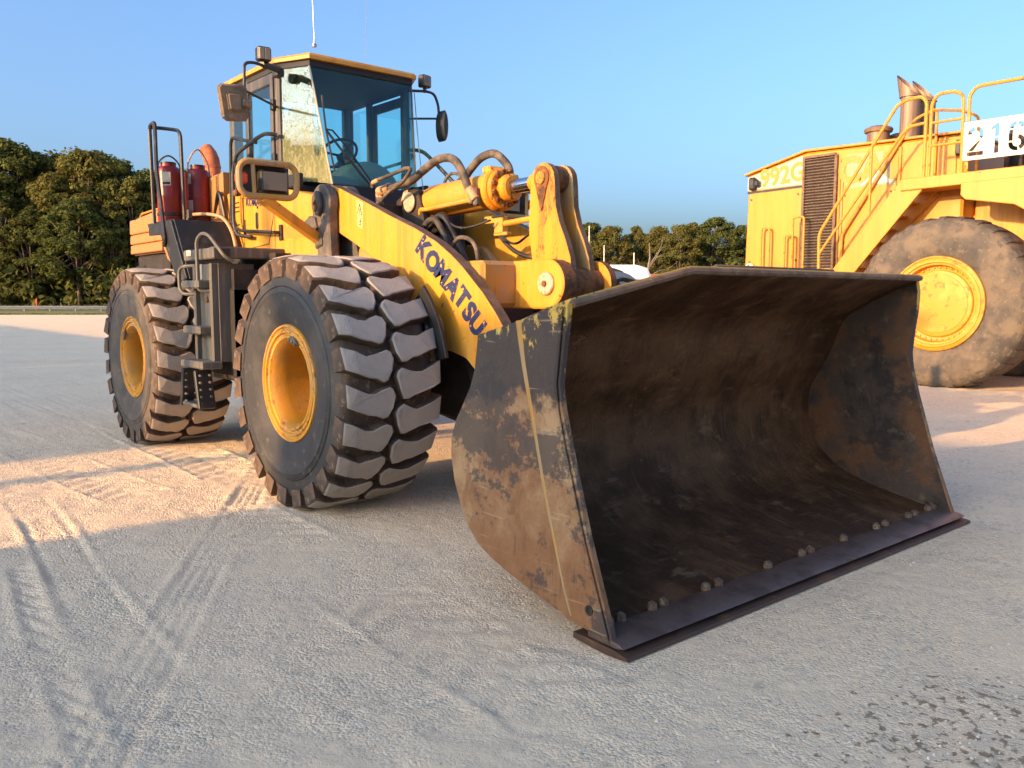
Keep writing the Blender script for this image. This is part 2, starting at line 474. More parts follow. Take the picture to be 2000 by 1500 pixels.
class MB:
    """collects pieces of ONE part"""
    def __init__(self):
        self.bm = bmesh.new()

    def _mark(self):
        self.nf = len(self.bm.faces)

    def box(self, c, s, rot=None, bev=.006, mi=0):
        bm = bmesh.new()
        bmesh.ops.create_cube(bm, size=1)
        bmesh.ops.scale(bm, vec=s, verts=bm.verts)
        if bev:
            bmesh.ops.bevel(bm, geom=list(bm.edges), offset=min(bev, min(s) * .45), segments=1, affect='EDGES', profile=.5)
        mtx = Matrix.Translation(c)
        if rot is not None:
            mtx = mtx @ (rot if isinstance(rot, Matrix) else Matrix.Rotation(rot, 4, 'Y'))
        bmesh.ops.transform(bm, matrix=mtx, verts=bm.verts)
        return self.merge(bm, mi)

    def merge(self, bm, mi=0):
        mp = {}
        for v in bm.verts:
            mp[v] = self.bm.verts.new(v.co)
        for f in bm.faces:
            try:
                nf = self.bm.faces.new([mp[v] for v in f.verts])
                nf.material_index = mi
                nf.smooth = f.smooth
            except ValueError:
                pass
        bm.free()
        return self

    def prism(self, pts, a, b, axis='Y', bev=.006, mi=0, cap_mi=None):
        """polygon pts in the plane normal to axis, extruded from a to b"""
        bm = bmesh.new()
        def P(p, h):
            if axis == 'Y': return (p[0], h, p[1])
            if axis == 'X': return (h, p[0], p[1])
            return (p[0], p[1], h)
        va = [bm.verts.new(P(p, a)) for p in pts]
        vb = [bm.verts.new(P(p, b)) for p in pts]
        n = len(pts)
        f1 = bm.faces.new(va)
        f2 = bm.faces.new(vb[::-1])
        for i in range(n):
            f = bm.faces.new((va[i], vb[i], vb[(i + 1) % n], va[(i + 1) % n]))
            f.material_index = mi
        if cap_mi is not None:
            f1.material_index = cap_mi
            f2.material_index = cap_mi
        bmesh.ops.recalc_face_normals(bm, faces=bm.faces)
        if bev:
            es = [e for f in (f1, f2) for e in f.edges]
            bmesh.ops.bevel(bm, geom=es, offset=bev, segments=1, affect='EDGES', profile=.5)
        mp = {}
        for v in bm.verts:
            mp[v] = self.bm.verts.new(v.co)
        for f in bm.faces:
            nf = self.bm.faces.new([mp[v] for v in f.verts])
            nf.material_index = f.material_index if cap_mi is not None else mi
        bm.free()
        return self

    def tube(self, pts, r, seg=8, mi=0, closed=False, smooth_n=0, cap=True):
        pts = [Vector(p) for p in pts]
        if smooth_n:
            pts = catmull(pts, smooth_n)
        n = len(pts)
        rs = r if isinstance(r, (list, tuple)) else [r] * n
        if len(rs) != n:
            rs = [rs[min(len(rs) - 1, int(i * len(rs) / n))] for i in range(n)]
        up = Vector((0, 0, 1))
        rings = []
        prev = None
        for i, p in enumerate(pts):
            if closed:
                d = pts[(i + 1) % n] - pts[i - 1]
            else:
                d = pts[min(i + 1, n - 1)] - pts[max(i - 1, 0)]
            if d.length < 1e-9:
                d = Vector((0, 0, 1))
            d.normalize()
            if prev is None:
                x = d.cross(up)
                if x.length < .05:
                    x = d.cross(Vector((1, 0, 0)))
            else:
                x = prev - d * prev.dot(d)
                if x.length < .05:
                    x = d.cross(up)
            x.normalize()
            prev = x
            y = d.cross(x)
            rings.append([self.bm.verts.new(p + (x * math.cos(2 * PI * k / seg) + y * math.sin(2 * PI * k / seg)) * rs[i]) for k in range(seg)])
        m = n if closed else n - 1
        for i in range(m):
            A, B = rings[i], rings[(i + 1) % n]
            for k in range(seg):
                f = self.bm.faces.new((A[k], A[(k + 1) % seg], B[(k + 1) % seg], B[k]))
                f.smooth = True
                f.material_index = mi
        if cap and not closed:
            for rg in (rings[0][::-1], rings[-1]):
                f = self.bm.faces.new(rg)
                f.material_index = mi
        return self

    def cyl(self, a, b, r, seg=24, mi=0, bev=0.0, r2=None):
        a, b = Vector(a), Vector(b)
        r2 = r if r2 is None else r2
        d = (b - a).normalized()
        if bev:
            self.tube([a, a + d * bev, b - d * bev, b], [r - bev, r, r2, r2 - bev], seg, mi)
        else:
            self.tube([a, b], [r, r2], seg, mi)
        return self

    def lathe(self, prof, axis_o, axis='Y', seg=48, mi=0, closed=False, smooth=True):
        """prof: (r, h)"""
        o = Vector(axis_o)
        rings = []
        for r, h in prof:
            rg = []
            for k in range(seg):
                t = 2 * PI * k / seg
                c, s = math.cos(t) * r, math.sin(t) * r
                p = {'Y': (c, h, s), 'Z': (c, s, h), 'X': (h, c, s)}[axis]
                rg.append(self.bm.verts.new(o + Vector(p)))
            rings.append(rg)
        n = len(rings)
        for i in range(n if closed else n - 1):
            A, B = rings[i], rings[(i + 1) % n]
            for k in range(seg):
                f = self.bm.faces.new((A[k], A[(k + 1) % seg], B[(k + 1) % seg], B[k]))
                f.smooth = smooth
                f.material_index = mi
        return self

    def quad(self, a, b, c, d, mi=0):
        f = self.bm.faces.new([self.bm.verts.new(p) for p in (a, b, c, d)])
        f.material_index = mi
        return self

    def build(self, name, mats, parent=None, local=False, sharp=35, merge=True):
        if merge:
            bmesh.ops.remove_doubles(self.bm, verts=self.bm.verts, dist=1e-5)
        bmesh.ops.recalc_face_normals(self.bm, faces=self.bm.faces)
        me = bpy.data.meshes.new(name)
        self.bm.to_mesh(me)
        self.bm.free()
        if not isinstance(mats, (list, tuple)):
            mats = [mats]
        for m in mats:
            me.materials.append(M[m] if isinstance(m, str) else m)
        if sharp:
            me.set_sharp_from_angle(angle=R(sharp))
        return link(bpy.data.objects.new(name, me), parent, local)


def catmull(pts, n):
    out = []
    P = [pts[0] * 2 - pts[1]] + pts + [pts[-1] * 2 - pts[-2]]
    for i in range(1, len(P) - 2):
        for k in range(n):
            t = k / n
            a, b, c, d = P[i - 1], P[i], P[i + 1], P[i + 2]
            out.append(.5 * ((2 * b) + (c - a) * t + (2 * a - 5 * b + 4 * c - d) * t * t + (3 * b - a - 3 * c + d) * t ** 3))
    out.append(pts[-1])
    return out


def bend(pts, rad, n=4):
    """round the corners of a poly-line"""
    pts = [Vector(p) for p in pts]
    out = [pts[0]]
    for i in range(1, len(pts) - 1):
        a, b, c = pts[i - 1], pts[i], pts[i + 1]
        u, v = (a - b), (c - b)
        r = min(rad, u.length * .48, v.length * .48)
        p, q = b + u.normalized() * r, b + v.normalized() * r
        for k in range(n + 1):
            t = k / n
            out.append(p * (1 - t) ** 2 + b * 2 * t * (1 - t) + q * t * t)
    out.append(pts[-1])
    return out


def rail(name, pts, r, m, parent, rad=.08, seg=8):
    mb = MB()
    mb.tube(bend(pts, rad), r, seg)
    return mb.build(name, m, parent, merge=False)


def text(name, s, centre, size, m, parent, normal='-Y', ang=0.0, bold=.02, shear=0.0, depth=.0015, sx=1.0):
    cu = bpy.data.curves.new(name, 'FONT')
    cu.body = s
    cu.size = size
    cu.align_x = 'CENTER'
    cu.align_y = 'CENTER'
    cu.offset = bold * size
    cu.shear = shear
    cu.extrude = depth
    cu.resolution_u = 3
    tmp = bpy.data.objects.new(name + '_tmp', cu)
    COL.objects.link(tmp)
    bpy.context.view_layer.update()
    me = bpy.data.meshes.new_from_object(tmp.evaluated_get(bpy.context.evaluated_depsgraph_get()))
    bpy.data.objects.remove(tmp)
    bpy.data.curves.remove(cu)
    me.name = name
    me.materials.clear()
    me.materials.append(M[m])
    base = {'-Y': Matrix.Rotation(R(90), 4, 'X'), '+X': Matrix.Rotation(R(90), 4, 'Z') @ Matrix.Rotation(R(90), 4, 'X')}[normal]
    mt = Matrix.Translation(centre) @ base @ Matrix.Rotation(ang, 4, 'Z') @ Matrix.Scale(sx, 4, (1, 0, 0))
    me.transform(mt)
    o = bpy.data.objects.new(name, me)
    return link(o, parent)


def copy_tree(o, parent=None):
    c = o.copy()
    COL.objects.link(c)
    if parent is not None:
        c.parent = parent
    for ch in o.children:
        copy_tree(ch, c)
    return c


# ------------------------------------------------------------------ ground
def vnoise(x, y, seed):
    """smooth lattice noise, vectorised"""
    g = np.random.default_rng(seed).random((256, 256))
    xi, yi = np.floor(x).astype(int), np.floor(y).astype(int)
    fx, fy = x - xi, y - yi
    fx, fy = fx * fx * (3 - 2 * fx), fy * fy * (3 - 2 * fy)
    a, b = g[xi % 256, yi % 256], g[(xi + 1) % 256, yi % 256]
    c, d = g[xi % 256, (yi + 1) % 256], g[(xi + 1) % 256, (yi + 1) % 256]
    return (a * (1 - fx) + b * fx) * (1 - fy) + (c * (1 - fx) + d * fx) * fy - .5


def grid_axis(lo, hi, step, far, g=1.13):
    core = np.arange(lo, hi + step / 2, step)
    out = [core]
    for sgn, s0 in ((1, hi), (-1, lo)):
        v, st, L = s0, step, []
        while abs(v - s0) < far:
            st *= g
            v += sgn * st
            L.append(v)
        out.append(np.array(L))
    return np.unique(np.concatenate(out))


def track(H, x, y, p, q, width, kind, depth=.014, seed=1):
    """press a tyre track from p to q into the height field"""
    d = np.array(q) - np.array(p)
    L = np.hypot(*d)
    d = d / L
    wob = .02 * np.sin((x + y) * 1.7 + seed)
    s = (x - p[0]) * d[0] + (y - p[1]) * d[1]
    t = -(x - p[0]) * d[1] + (y - p[1]) * d[0] + wob
    inside = np.clip((width / 2 - np.abs(t)) / .02, 0, 1) * np.clip(s / .15, 0, 1) * np.clip((L - s) / .15, 0, 1)
    fade = np.clip(.55 + 1.1 * vnoise(x * 1.7 + seed, y * 1.7, seed), 0.1, 1)
    if kind == 'ribs':
        pat = np.cos(t / width * 2 * PI * 4) * .5 - .3
    elif kind == 'lugs':
        pat = np.where(np.abs(t) < width * .36, np.cos((s + .35 * np.abs(t)) * 2 * PI / .075) * .5 - .25, -.75)
    else:
        pat = np.cos((s + .6 * np.abs(t)) * 2 * PI / .22) * .6 - .2
    H += inside * fade * pat * depth
    H += np.exp(-((np.abs(t) - width / 2 - .025) / .02) ** 2) * depth * .6 * fade * np.clip(s / .15, 0, 1) * np.clip((L - s) / .15, 0, 1)


def ground_h(x, y):
    H = np.zeros_like(x)
    for sc_, am, sd in ((.22, .05, 3), (1.1, .022, 4), (3.1, .015, 6), (7.5, .012, 7), (15, .009, 8), (27, .009, 9)):
        if sc_ <= .3:
            H += am * vnoise(x * sc_ + 40, y * sc_ + 60, sd) * np.clip(np.hypot(x, y) / 14 - .4, 0, 2)
        else:
            w = np.clip(.5 + 1.5 * vnoise(x * .6 + sd, y * .6, sd + 50), .25, 1.3)
            H += am * vnoise(x * sc_ + 50, y * sc_ + 70, sd) * w
    track(H, x, y, (3.3, -3.96), (-1.6, -1.1), .24, 'ribs', .018, 1)
    track(H, x, y, (2.6, -3.36), (-1.6, -3.08), .28, 'lugs', .017, 2)
    track(H, x, y, (2.9, -3.72), (.2, -3.42), .10, 'ribs', .016, 3)
    track(H, x, y, (3.6, -2.2), (-.4, -2.0), .55, 'wide', .014, 4)
    track(H, x, y, (4.4, -3.3), (2.2, -.5), .35, 'wide', .010, 5)
    track(H, x, y, (5.2, -2.9), (4.0, -.2), .25, 'ribs', .012, 6)
    track(H, x, y, (-1.0, -2.4), (-9, -2.9), .5, 'wide', .02, 7)
    track(H, x, y, (-1.2, -1.5), (-6, -1.3), .6, 'wide', .02, 8)
    flat = (np.clip((x - 2.75) / .1, 0, 1) * np.clip((3.62 - x) / .1, 0, 1) * np.clip((1.95 - np.abs(y)) / .1, 0, 1))
    H = H * (1 - flat) + np.minimum(H, -.012) * flat
    track(H, x, y, (3.0, 3.2), (9.0, 3.6), .6, 'wide', .015, 9)
    return H


def grid_mesh(name, X, Y, H, m):
    nx, ny = X.shape
    co = np.stack([X, Y, H], -1).reshape(-1, 3)
    i = np.arange(nx * ny).reshape(nx, ny)
    f = np.stack([i[:-1, :-1], i[1:, :-1], i[1:, 1:], i[:-1, 1:]], -1).reshape(-1, 4)
    me = bpy.data.meshes.new(name)
    me.vertices.add(len(co))
    me.vertices.foreach_set('co', co.ravel())
    me.loops.add(f.size)
    me.loops.foreach_set('vertex_index', f.ravel())
    me.polygons.add(len(f))
    me.polygons.foreach_set('loop_start', np.arange(0, f.size, 4))
    me.polygons.foreach_set('loop_total', np.full(len(f), 4))
    me.polygons.foreach_set('use_smooth', np.ones(len(f), bool))
    me.update(calc_edges=True)
    me.materials.append(M[m])
    return link(bpy.data.objects.new(name, me))


gx = grid_axis(-3.6, 4.9, .02, 3500)
gy = grid_axis(-4.3, 1.2, .02, 3500)
GX, GY = np.meshgrid(gx, gy, indexing='ij')
fadeout = np.clip(1.4 - np.hypot(GX - 1, GY + 1) / 60, 0, 1)
GH = ground_h(GX, GY) * fadeout
tag(grid_mesh('ground', GX, GY, GH, 'ground'), kind='structure')


def loose_stones(n, seed):
    r = np.random.default_rng(seed)
    # concentrated in the part of the yard in front of the machine
    x = r.uniform(-4, 5.2, n)
    y = r.uniform(-4.2, 1.5, n)
    cl = vnoise(x * 1.3 + 9, y * 1.3 + 4, 77) + .5
    keep = r.random(n) < np.clip(cl * 1.5 - .35, .05, 1)
    x, y = x[keep], y[keep]
    s = np.clip(r.lognormal(-5.5, .40, len(x)), .002, .0085)
    z = ground_h(x, y) + s * .25
    base = np.array([(1, 0, 0), (-1, 0, 0), (0, 1, 0), (0, -1, 0), (0, 0, .8), (0, 0, -.8)], float)
    tri = np.array([(0, 2, 4), (2, 1, 4), (1, 3, 4), (3, 0, 4), (2, 0, 5), (1, 2, 5), (3, 1, 5), (0, 3, 5)])
    a = r.uniform(0, 2 * PI, len(x))
    ca, sa = np.cos(a), np.sin(a)
    jit = r.uniform(.6, 1.35, (len(x), 6, 3))
    v = base[None] * jit * s[:, None, None]
    vx = v[..., 0] * ca[:, None] - v[..., 1] * sa[:, None] + x[:, None]
    vy = v[..., 0] * sa[:, None] + v[..., 1] * ca[:, None] + y[:, None]
    vz = v[..., 2] + z[:, None]
    co = np.stack([vx, vy, vz], -1).reshape(-1, 3)
    f = (tri[None] + (np.arange(len(x)) * 6)[:, None, None]).reshape(-1, 3)
    me = bpy.data.meshes.new('gravel')
    me.from_pydata(co.tolist(), [], f.tolist())
    me.materials.append(M['stone'])
    return link(bpy.data.objects.new('gravel', me))


tag(loose_stones(52000, 3), 'pale loose limestone chips scattered over the yard', 'gravel', kind='stuff')


# ------------------------------------------------------------------ yellow wheel loader in the foreground
LD = empty('wheel_loader', (0, 0, 0), 'muddy yellow wheel loader in the foreground with a huge dark bucket lowered to the ground', 'wheel loader')


def sm2(pts, n=5):
    return [(p.x, p.y) for p in catmull([Vector((a, b, 0)) for a, b in pts], n)]


# ---- wheels
def lug_mesh(side, off, jit):
    """one chevron tread block around angle 0; side -1 = outer half (towards -Y), +1 = inner half"""
    N = 23
    pitch = 2 * PI / N
    poly = [(-.02, .45), (.2, .34), (.42, .21), (.56, .20), (.70, .26), (.86, .33), (.95, .27), (1.0, .12), (.94, -.20), (.84, -.42), (.75, -.44), (.60, -.36), (.44, -.30), (.2, -.20), (.0, -.11)]
    rj = random.Random(jit)
    poly = [(u + rj.uniform(-.018, .018), s + rj.uniform(-.022, .022)) for u, s in poly]
    def pos(u, s, r):
        y = side * (.365 - u * .355)
        t = (s * 1.07 + off) * pitch
        return Vector((r * math.cos(t), y, r * math.sin(t)))
    def rtop(u):
        return .935 - .014 * max(0, (.22 - u) / .22) ** 1.5
    cu = sum(p[0] for p in poly) / len(poly)
    cs = sum(p[1] for p in poly) / len(poly)
    bm = bmesh.new()
    rings = []
    for k, (sc_, dr) in enumerate(((1.13, -.085), (1.075, -.03), (1.035, -.009), (.955, 0.0))):
        ring = []
        for u, s in poly:
            uu = cu + (u - cu) * (sc_ if k else 1.05)
            ss = cs + (s - cs) * sc_
            r = rtop(u) + dr
            if k == 0:
                if u < .06:
                    uu, r = -.035, .775
                else:
                    r = .85
            ring.append(bm.verts.new(pos(uu, ss, r)))
        rings.append(ring)
    n = len(poly)
    for a in range(3):
        for i in range(n):
            f = bm.faces.new((rings[a][i], rings[a][(i + 1) % n], rings[a + 1][(i + 1) % n], rings[a + 1][i]))
            f.material_index = 1 if a < 2 else 0
            f.smooth = a > 0
    bm.faces.new(rings[3]).material_index = 0
    bmesh.ops.recalc_face_normals(bm, faces=bm.faces)
    me = bpy.data.meshes.new('lug')
    bm.to_mesh(me)
    bm.free()
    me.materials.append(M['lug_top'])
    me.materials.append(M['groove'])
    return me


LUGS = [(lug_mesh(-1, 0.0, 3 * k), lug_mesh(1, 0.5, 3 * k + 1)) for k in range(5)]


def wheel(dusty):
    mb = MB()
    prof = [(.42, -.325), (.47, -.352), (.56, -.372), (.64, -.378), (.665, -.384), (.672, -.376), (.74, -.372), (.80, -.362), (.835, -.345), (.852, -.30), (.858, -.15), (.860, 0)]
    prof = prof + [(r, -h) for r, h in prof[-2::-1]]
    mb.lathe(prof, (0, 0, 0), 'Y', 96)
    for f in mb.bm.faces:
        if f.calc_center_median().xz.length > .80:
            f.material_index = 1
    w = mb.build('wheel', ['rubber_dusty' if dusty else 'rubber', 'groove'], LD, local=True, sharp=60)
    mb = MB()
    flange = [(.395, -.28), (.428, -.300), (.436, -.325), (.428, -.345), (.412, -.348), (.405, -.335), (.392, -.333), (.388, -.342), (.372, -.345), (.366, -.328), (.352, -.326), (.346, -.334), (.330, -.334), (.322, -.318)]
    mb.lathe(flange, (0, 0, 0), 'Y', 72)
    mb.build('rim', 'rim', w, local=True, sharp=45)
    mb = MB()
    mb.lathe([(.322, -.318), (.300, -.29), (.292, -.20), (.290, -.02), (.275, .06), (.262, .10), (.12, .11), (.001, .11)], (0, 0, 0), 'Y', 64)
    for k in range(16):
        t = 2 * PI * k / 16
        mb.cyl((math.cos(t) * .215, .11, math.sin(t) * .215), (math.cos(t) * .215, .07, math.sin(t) * .215), .017, 6)
    mb.build('wheel_dish', 'rim_in', w, local=True, sharp=40)
    mb = MB()      # inner barrel so that the wheel is solid from behind
    mb.lathe([(.435, .30), (.43, .345), (.38, .34), (.30, .25), (.30, .12), (.001, .12)], (0, 0, 0), 'Y', 40)
    mb.build('inner_rim', 'rim_in', w, local=True)
    mb = MB()
    t = R(76)
    for dt, ln in ((0, .07), (.10, .045), (-.10, .045)):
        mb.box((math.cos(t + dt) * .33, -.342, math.sin(t + dt) * .33), (ln, .03, .035), Matrix.Rotation(-(t + dt) + PI / 2, 4, 'Y'), .006)
    mb.cyl((math.cos(t) * .36, -.35, math.sin(t) * .36), (math.cos(t - .25) * .34, -.345, math.sin(t - .25) * .34), .008, 6)
    mb.build('valve_clip', 'grey_casting', w, local=True)
    mb = MB()      # raised ring moulded on the sidewall
    mb.lathe([(.70, -.374), (.706, -.382), (.712, -.373)], (0, 0, 0), 'Y', 72)
    mb.build('sidewall_ring', 'rubber_dusty' if dusty else 'rubber', w, local=True)
    for k in range(23):
        for me in LUGS[(k * 3) % 5]:
            o = bpy.data.objects.new('lug', me)
            o.rotation_euler = (0, 2 * PI * k / 23, 0)
            link(o, w, local=True)
    return w


WB = 3.683
w0 = wheel(False)
w0.location = (0, -1.28, .915)
w0.rotation_euler = (0, R(4), 0)
w1 = wheel(True)
w1.location = (-WB, -1.28, .915)
w1.rotation_euler = (0, R(-62), 0)
for src, x in ((w0, 0), (w1, -WB)):
    c = copy_tree(src, LD)
    c.location = (x, 1.28, .915)
    c.rotation_euler = (0, R(9), PI)

# ---- chassis
mb = MB()
mb.prism([(-1.45, .75), (.5, .62), (.78, .85), (.55, 1.25), (-.1, 1.75), (-.75, 1.92), (-1.45, 1.9)], -.5, .5, 'Y', .01)
mb.box((-.95, 0, 2.1), (.5, .98, .5))
mb.build('front_frame', 'dark_steel', LD)
mb = MB()
mb.cyl((0, -1.14, .915), (0, 1.14, .915), .20, 24)
mb.lathe([(.10, -.40), (.30, -.30), (.38, -.12), (.38, .12), (.30, .30), (.10, .40)], (0.02, 0, .88), 'Y', 24)
mb.cyl((0, -1.16, .915), (0, -.86, .915), .28, 24, bev=.03)
mb.cyl((0, .86, .915), (0, 1.16, .915), .28, 24, bev=.03)
mb.build('front_axle', 'dark_steel', LD)
mb = MB()
mb.cyl((-WB, -1.14, .915), (-WB, 1.14, .915), .20, 24)
mb.lathe([(.10, -.40), (.30, -.30), (.38, -.12), (.38, .12), (.30, .30), (.10, .40)], (-WB, 0, .88), 'Y', 24)
mb.cyl((-WB, -1.16, .915), (-WB, -.86, .915), .28, 24, bev=.03)
mb.cyl((-WB, .86, .915), (-WB, 1.16, .915), .28, 24, bev=.03)
mb.build('rear_axle', 'dark_steel', LD)
mb = MB()
mb.prism([(-6.0, .95), (-4.5, .75), (-1.75, .72), (-1.55, 1.0), (-1.55, 1.95), (-6.0, 1.95)], -.55, .55, 'Y', .01)
mb.box((-2.15, 0, 1.78), (1.0, 1.86, .34))
mb.box((-2.15, -.90, 1.30), (.62, .70, 1.0))
mb.box((-2.15, .98, 1.38), (.62, .86, .9))
mb.build('rear_frame', 'dark_steel', LD)
mb = MB()
mb.cyl((-1.5, 0, .7), (-1.5, 0, 1.95), .14, 20)
mb.box((-1.5, 0, 1.75), (.5, .5, .12))
mb.box((-1.5, 0, .85), (.5, .5, .12))
mb.build('articulation_hinge', 'dark_steel', LD)
mb = MB()
mb.cyl((-1.95, -1.05, .83), (-1.62, -1.05, .80), .10, 20)
mb.box((-1.62, -1.0, .72), (.5, .12, .05))
mb.build('steering_cylinder', 'rust_pin', LD)

# ---- lift arms
arm = [(-1.13, 2.38), (-1.07, 2.47), (-.96, 2.51), (-.80, 2.46), (-.45, 2.335), (-.03, 2.18), (.32, 2.06), (.6, 1.945), (.78, 1.845), (.92, 1.75), (1.14, 1.575), (1.28, 1.44), (1.40, 1.305), (1.58, 1.05), (1.80, .74), (1.93, .62), (1.98, .52), (1.96, .41), (1.86, .34), (1.72, .36), (1.5, .56), (1.28, .83), (1.09, 1.01), (.95, 1.11), (.78, 1.15), (.64, 1.17), (.55, 1.23), (.46, 1.35), (.33, 1.47), (.18, 1.59), (.0, 1.71), (-.19, 1.815), (-.40, 1.91), (-.59, 1.995), (-.82, 2.085), (-1.03, 2.175), (-1.12, 2.26)]
arms = []
for s in (-1, 1):
    mb = MB()
    mb.prism(arm, s * .72, s * .615, 'Y', .008, 1, 0)
    o = mb.build('lift_arm', ['yellow', 'edge_rust'], LD)
    arms.append(o)
    mb = MB()
    mb.cyl((.60, s * .725, 1.31), (.60, s * .80, 1.31), .125, 32, bev=.015)
    mb.build('cylinder_boss', 'yellow_dusty', o)
    mb = MB()
    mb.cyl((.60, s * .80, 1.31), (.60, s * .88, 1.31), .105, 32, bev=.02)
    mb.cyl((.60, s * .88, 1.31), (.60, s * .90, 1.31), .05, 6)
    mb.build('pin_cap', 'black', o)
    mb = MB()
    mb.cyl((1.86, s * .735, .47), (1.86, s * .60, .47), .10, 24, bev=.01)
    mb.build('bucket_pin', 'rust_pin', o)
    mb = MB()
    mb.cyl((-.30, s * .42, 1.02), (.18, s * .42, 1.17), .115, 24, bev=.01)
    mb.cyl((.18, s * .42, 1.17), (.60, s * .42, 1.31), .06, 20)
    mb.cyl((.60, s * .34, 1.31), (.60, s * .60, 1.31), .10, 24, bev=.01)
    mb.build('lift_cylinder', 'yellow_dusty', LD)
RA = arms[0]

LET = [('K', .458, 1.889, -41), ('O', .579, 1.783, -40), ('M', .703, 1.695, -41), ('A', .827, 1.592, -42), ('T', .938, 1.515, -43), ('S', 1.022, 1.422, -44), ('U', 1.108, 1.335, -45)]
for ch, x, z, a in LET:
    text('arm_lettering', ch, (x - .03, -.7225, z + .02), .215, 'navy', RA, ang=R(a), bold=.05, sx=.95, shear=.12)
mb = MB()
mb.prism([(-.52, 2.345), (-.415, 2.31), (-.437, 2.10), (-.515, 2.13)], -.7225, -.719, 'Y', 0)
lb = mb.build('warning_label', 'warn', RA)
mb = MB()
a, b, c = Vector((-.506, -.724, 2.235)), Vector((-.437, -.724, 2.212)), Vector((-.468, -.724, 2.305))
mb.tube([a, b, c], .004, 5, closed=True)
mb.box((-.470, -.7235, 2.25), (.008, .002, .035), bev=0)
mb.box((-.470, -.7235, 2.222), (.009, .002, .008), bev=0)
mb.box((-.468, -.7235, 2.165), (.03, .002, .008), bev=0)
mb.box((-.455, -.7235, 2.165), (.008, .002, .05), bev=0)
mb.box((-.472, -.7235, 2.14), (.034, .002, .006), bev=0)
mb.build('warning_symbol', 'black_vinyl', lb)

# ---- towers that carry the lift arms
for s in (-1, 1):
    mb = MB()
    disc = [(-.97 + .165 * math.cos(t), 2.345 + .165 * math.sin(t)) for t in np.linspace(R(-25), R(205), 16)]
    mb.prism(disc + [(-1.16, 2.10), (-1.12, 1.86), (-.72, 1.86), (-.80, 2.12)], s * .50, s * .605, 'Y', .012)
    mb.prism(disc + [(-1.13, 2.16), (-1.06, 2.05), (-1.02, 1.80), (-.80, 1.80), (-.82, 2.10)], s * .73, s * .82, 'Y', .012)
    mb.box((-.92, s * .66, 1.83), (.30, .36, .10))
    o = mb.build('arm_tower', 'grey_casting', LD)
    mb = MB()
    ov = [(-.98 + .075 * math.cos(t), 2.345 + .105 * math.sin(t)) for t in np.linspace(0, 2 * PI, 18)[:-1]]
    mb.prism(ov, s * .82, s * .865, 'Y', .012)
    mb.build('pin_keeper', 'grey_casting', o)
    mb = MB()
    ov = [(-.975 + .03 * math.cos(t), 2.32 + .05 * math.sin(t)) for t in np.linspace(0, 2 * PI, 14)[:-1]]
    mb.prism(ov, s * .865, s * .874, 'Y', .003)
    mb.cyl((-.975, s * .872, 2.34), (-.975, s * .885, 2.34), .012, 6)
    mb.build('keeper_bolt', 'rust_pin', o)
    mb = MB()
    mb.prism([(-1.20, 2.22), (-1.13, 2.25), (-1.04, 2.23), (-1.0, 2.14), (-1.06, 2.07), (-1.19, 2.09), (-1.23, 2.15)], s * .80, s * .86, 'Y', .02)
    mb.prism([(-1.08, 2.07), (-.94, 2.09), (-.93, 1.99), (-1.04, 1.96)], s * .80, s * .845, 'Y', .015)
    mb.build('stop_block', 'grey_casting', o)
mb = MB()
pl = [(-.72, 1.93), (-.66, 2.03), (-.42, 2.0), (-.2, 1.82), (0, 1.65), (.22, 1.35), (.36, 1.1), (.30, .85), (-.5, .95), (-.74, 1.4)]
mb.prism(pl, -.60, -.52, 'Y', .01)
mb.build('frame_side_plate', 'yellow_dusty', LD)
mb = MB()
mb.prism(pl, .52, .60, 'Y', .01)
mb.build('frame_side_plate', 'yellow_dusty', LD)
for s in (-1, 1):      # narrow dark front mudguard behind each front tyre's inner edge
    mb = MB()
    arc = [(.86 * math.cos(t), .915 + .86 * math.sin(t)) for t in np.linspace(R(12), R(46), 12)]
    arc2 = [(.985 * math.cos(t), .915 + .985 * math.sin(t)) for t in np.linspace(R(46), R(12), 12)]
    mb.prism(arc + arc2, s * .87, s * .90, 'Y', .004)
    mb.build('mudguard', 'black_vinyl', LD)

# ---- cross tube, bell-crank and tilt cylinder
mb = MB()
mb.box((.80, 0, 1.635), (.42, 1.22, .335), bev=.03)
mb.build('cross_tube', 'yellow_dusty', LD)
for s in (-1, 1):
    mb = MB()
    arcp = [(1.345 + .172 * math.cos(t), 1.635 + .172 * math.sin(t)) for t in np.linspace(R(-90), R(90), 15)]
    mb.prism([(.62, 1.462), (1.30, 1.458)] + arcp[1:] + [(.62, 1.80)], s * (.30 if s < 0 else .245), s * .165, 'Y', .01, 1, 0)
    o = mb.build('crank_bracket', ['yellow', 'rust_pin'], LD)
    mb = MB()
    bo = .295 if s < 0 else .24
    mb.cyl((1.345, s * bo, 1.635), (1.345, s * (bo + .027), 1.635), .082, 28, bev=.008)
    mb.cyl((1.345, s * (bo + .025), 1.635), (1.345, s * (bo + .037), 1.635), .022, 12, 1)
    mb.build('crank_pin', ['pin_face', 'rust_pin'], o)
bell = sm2([(.965, 2.30), (.972, 2.40), (1.01, 2.475), (1.08, 2.512), (1.155, 2.50), (1.212, 2.44), (1.228, 2.34)], 2) + [(1.237, 2.20), (1.275, 2.08), (1.34, 1.955), (1.39, 1.83), (1.415, 1.70), (1.425, 1.45), (1.50, 1.22), (1.68, 1.03), (1.70, .93), (1.62, .87), (1.45, .95), (1.22, 1.20), (1.06, 1.48), (1.0, 1.70), (.985, 1.84), (.955, 2.0), (.952, 2.12)]
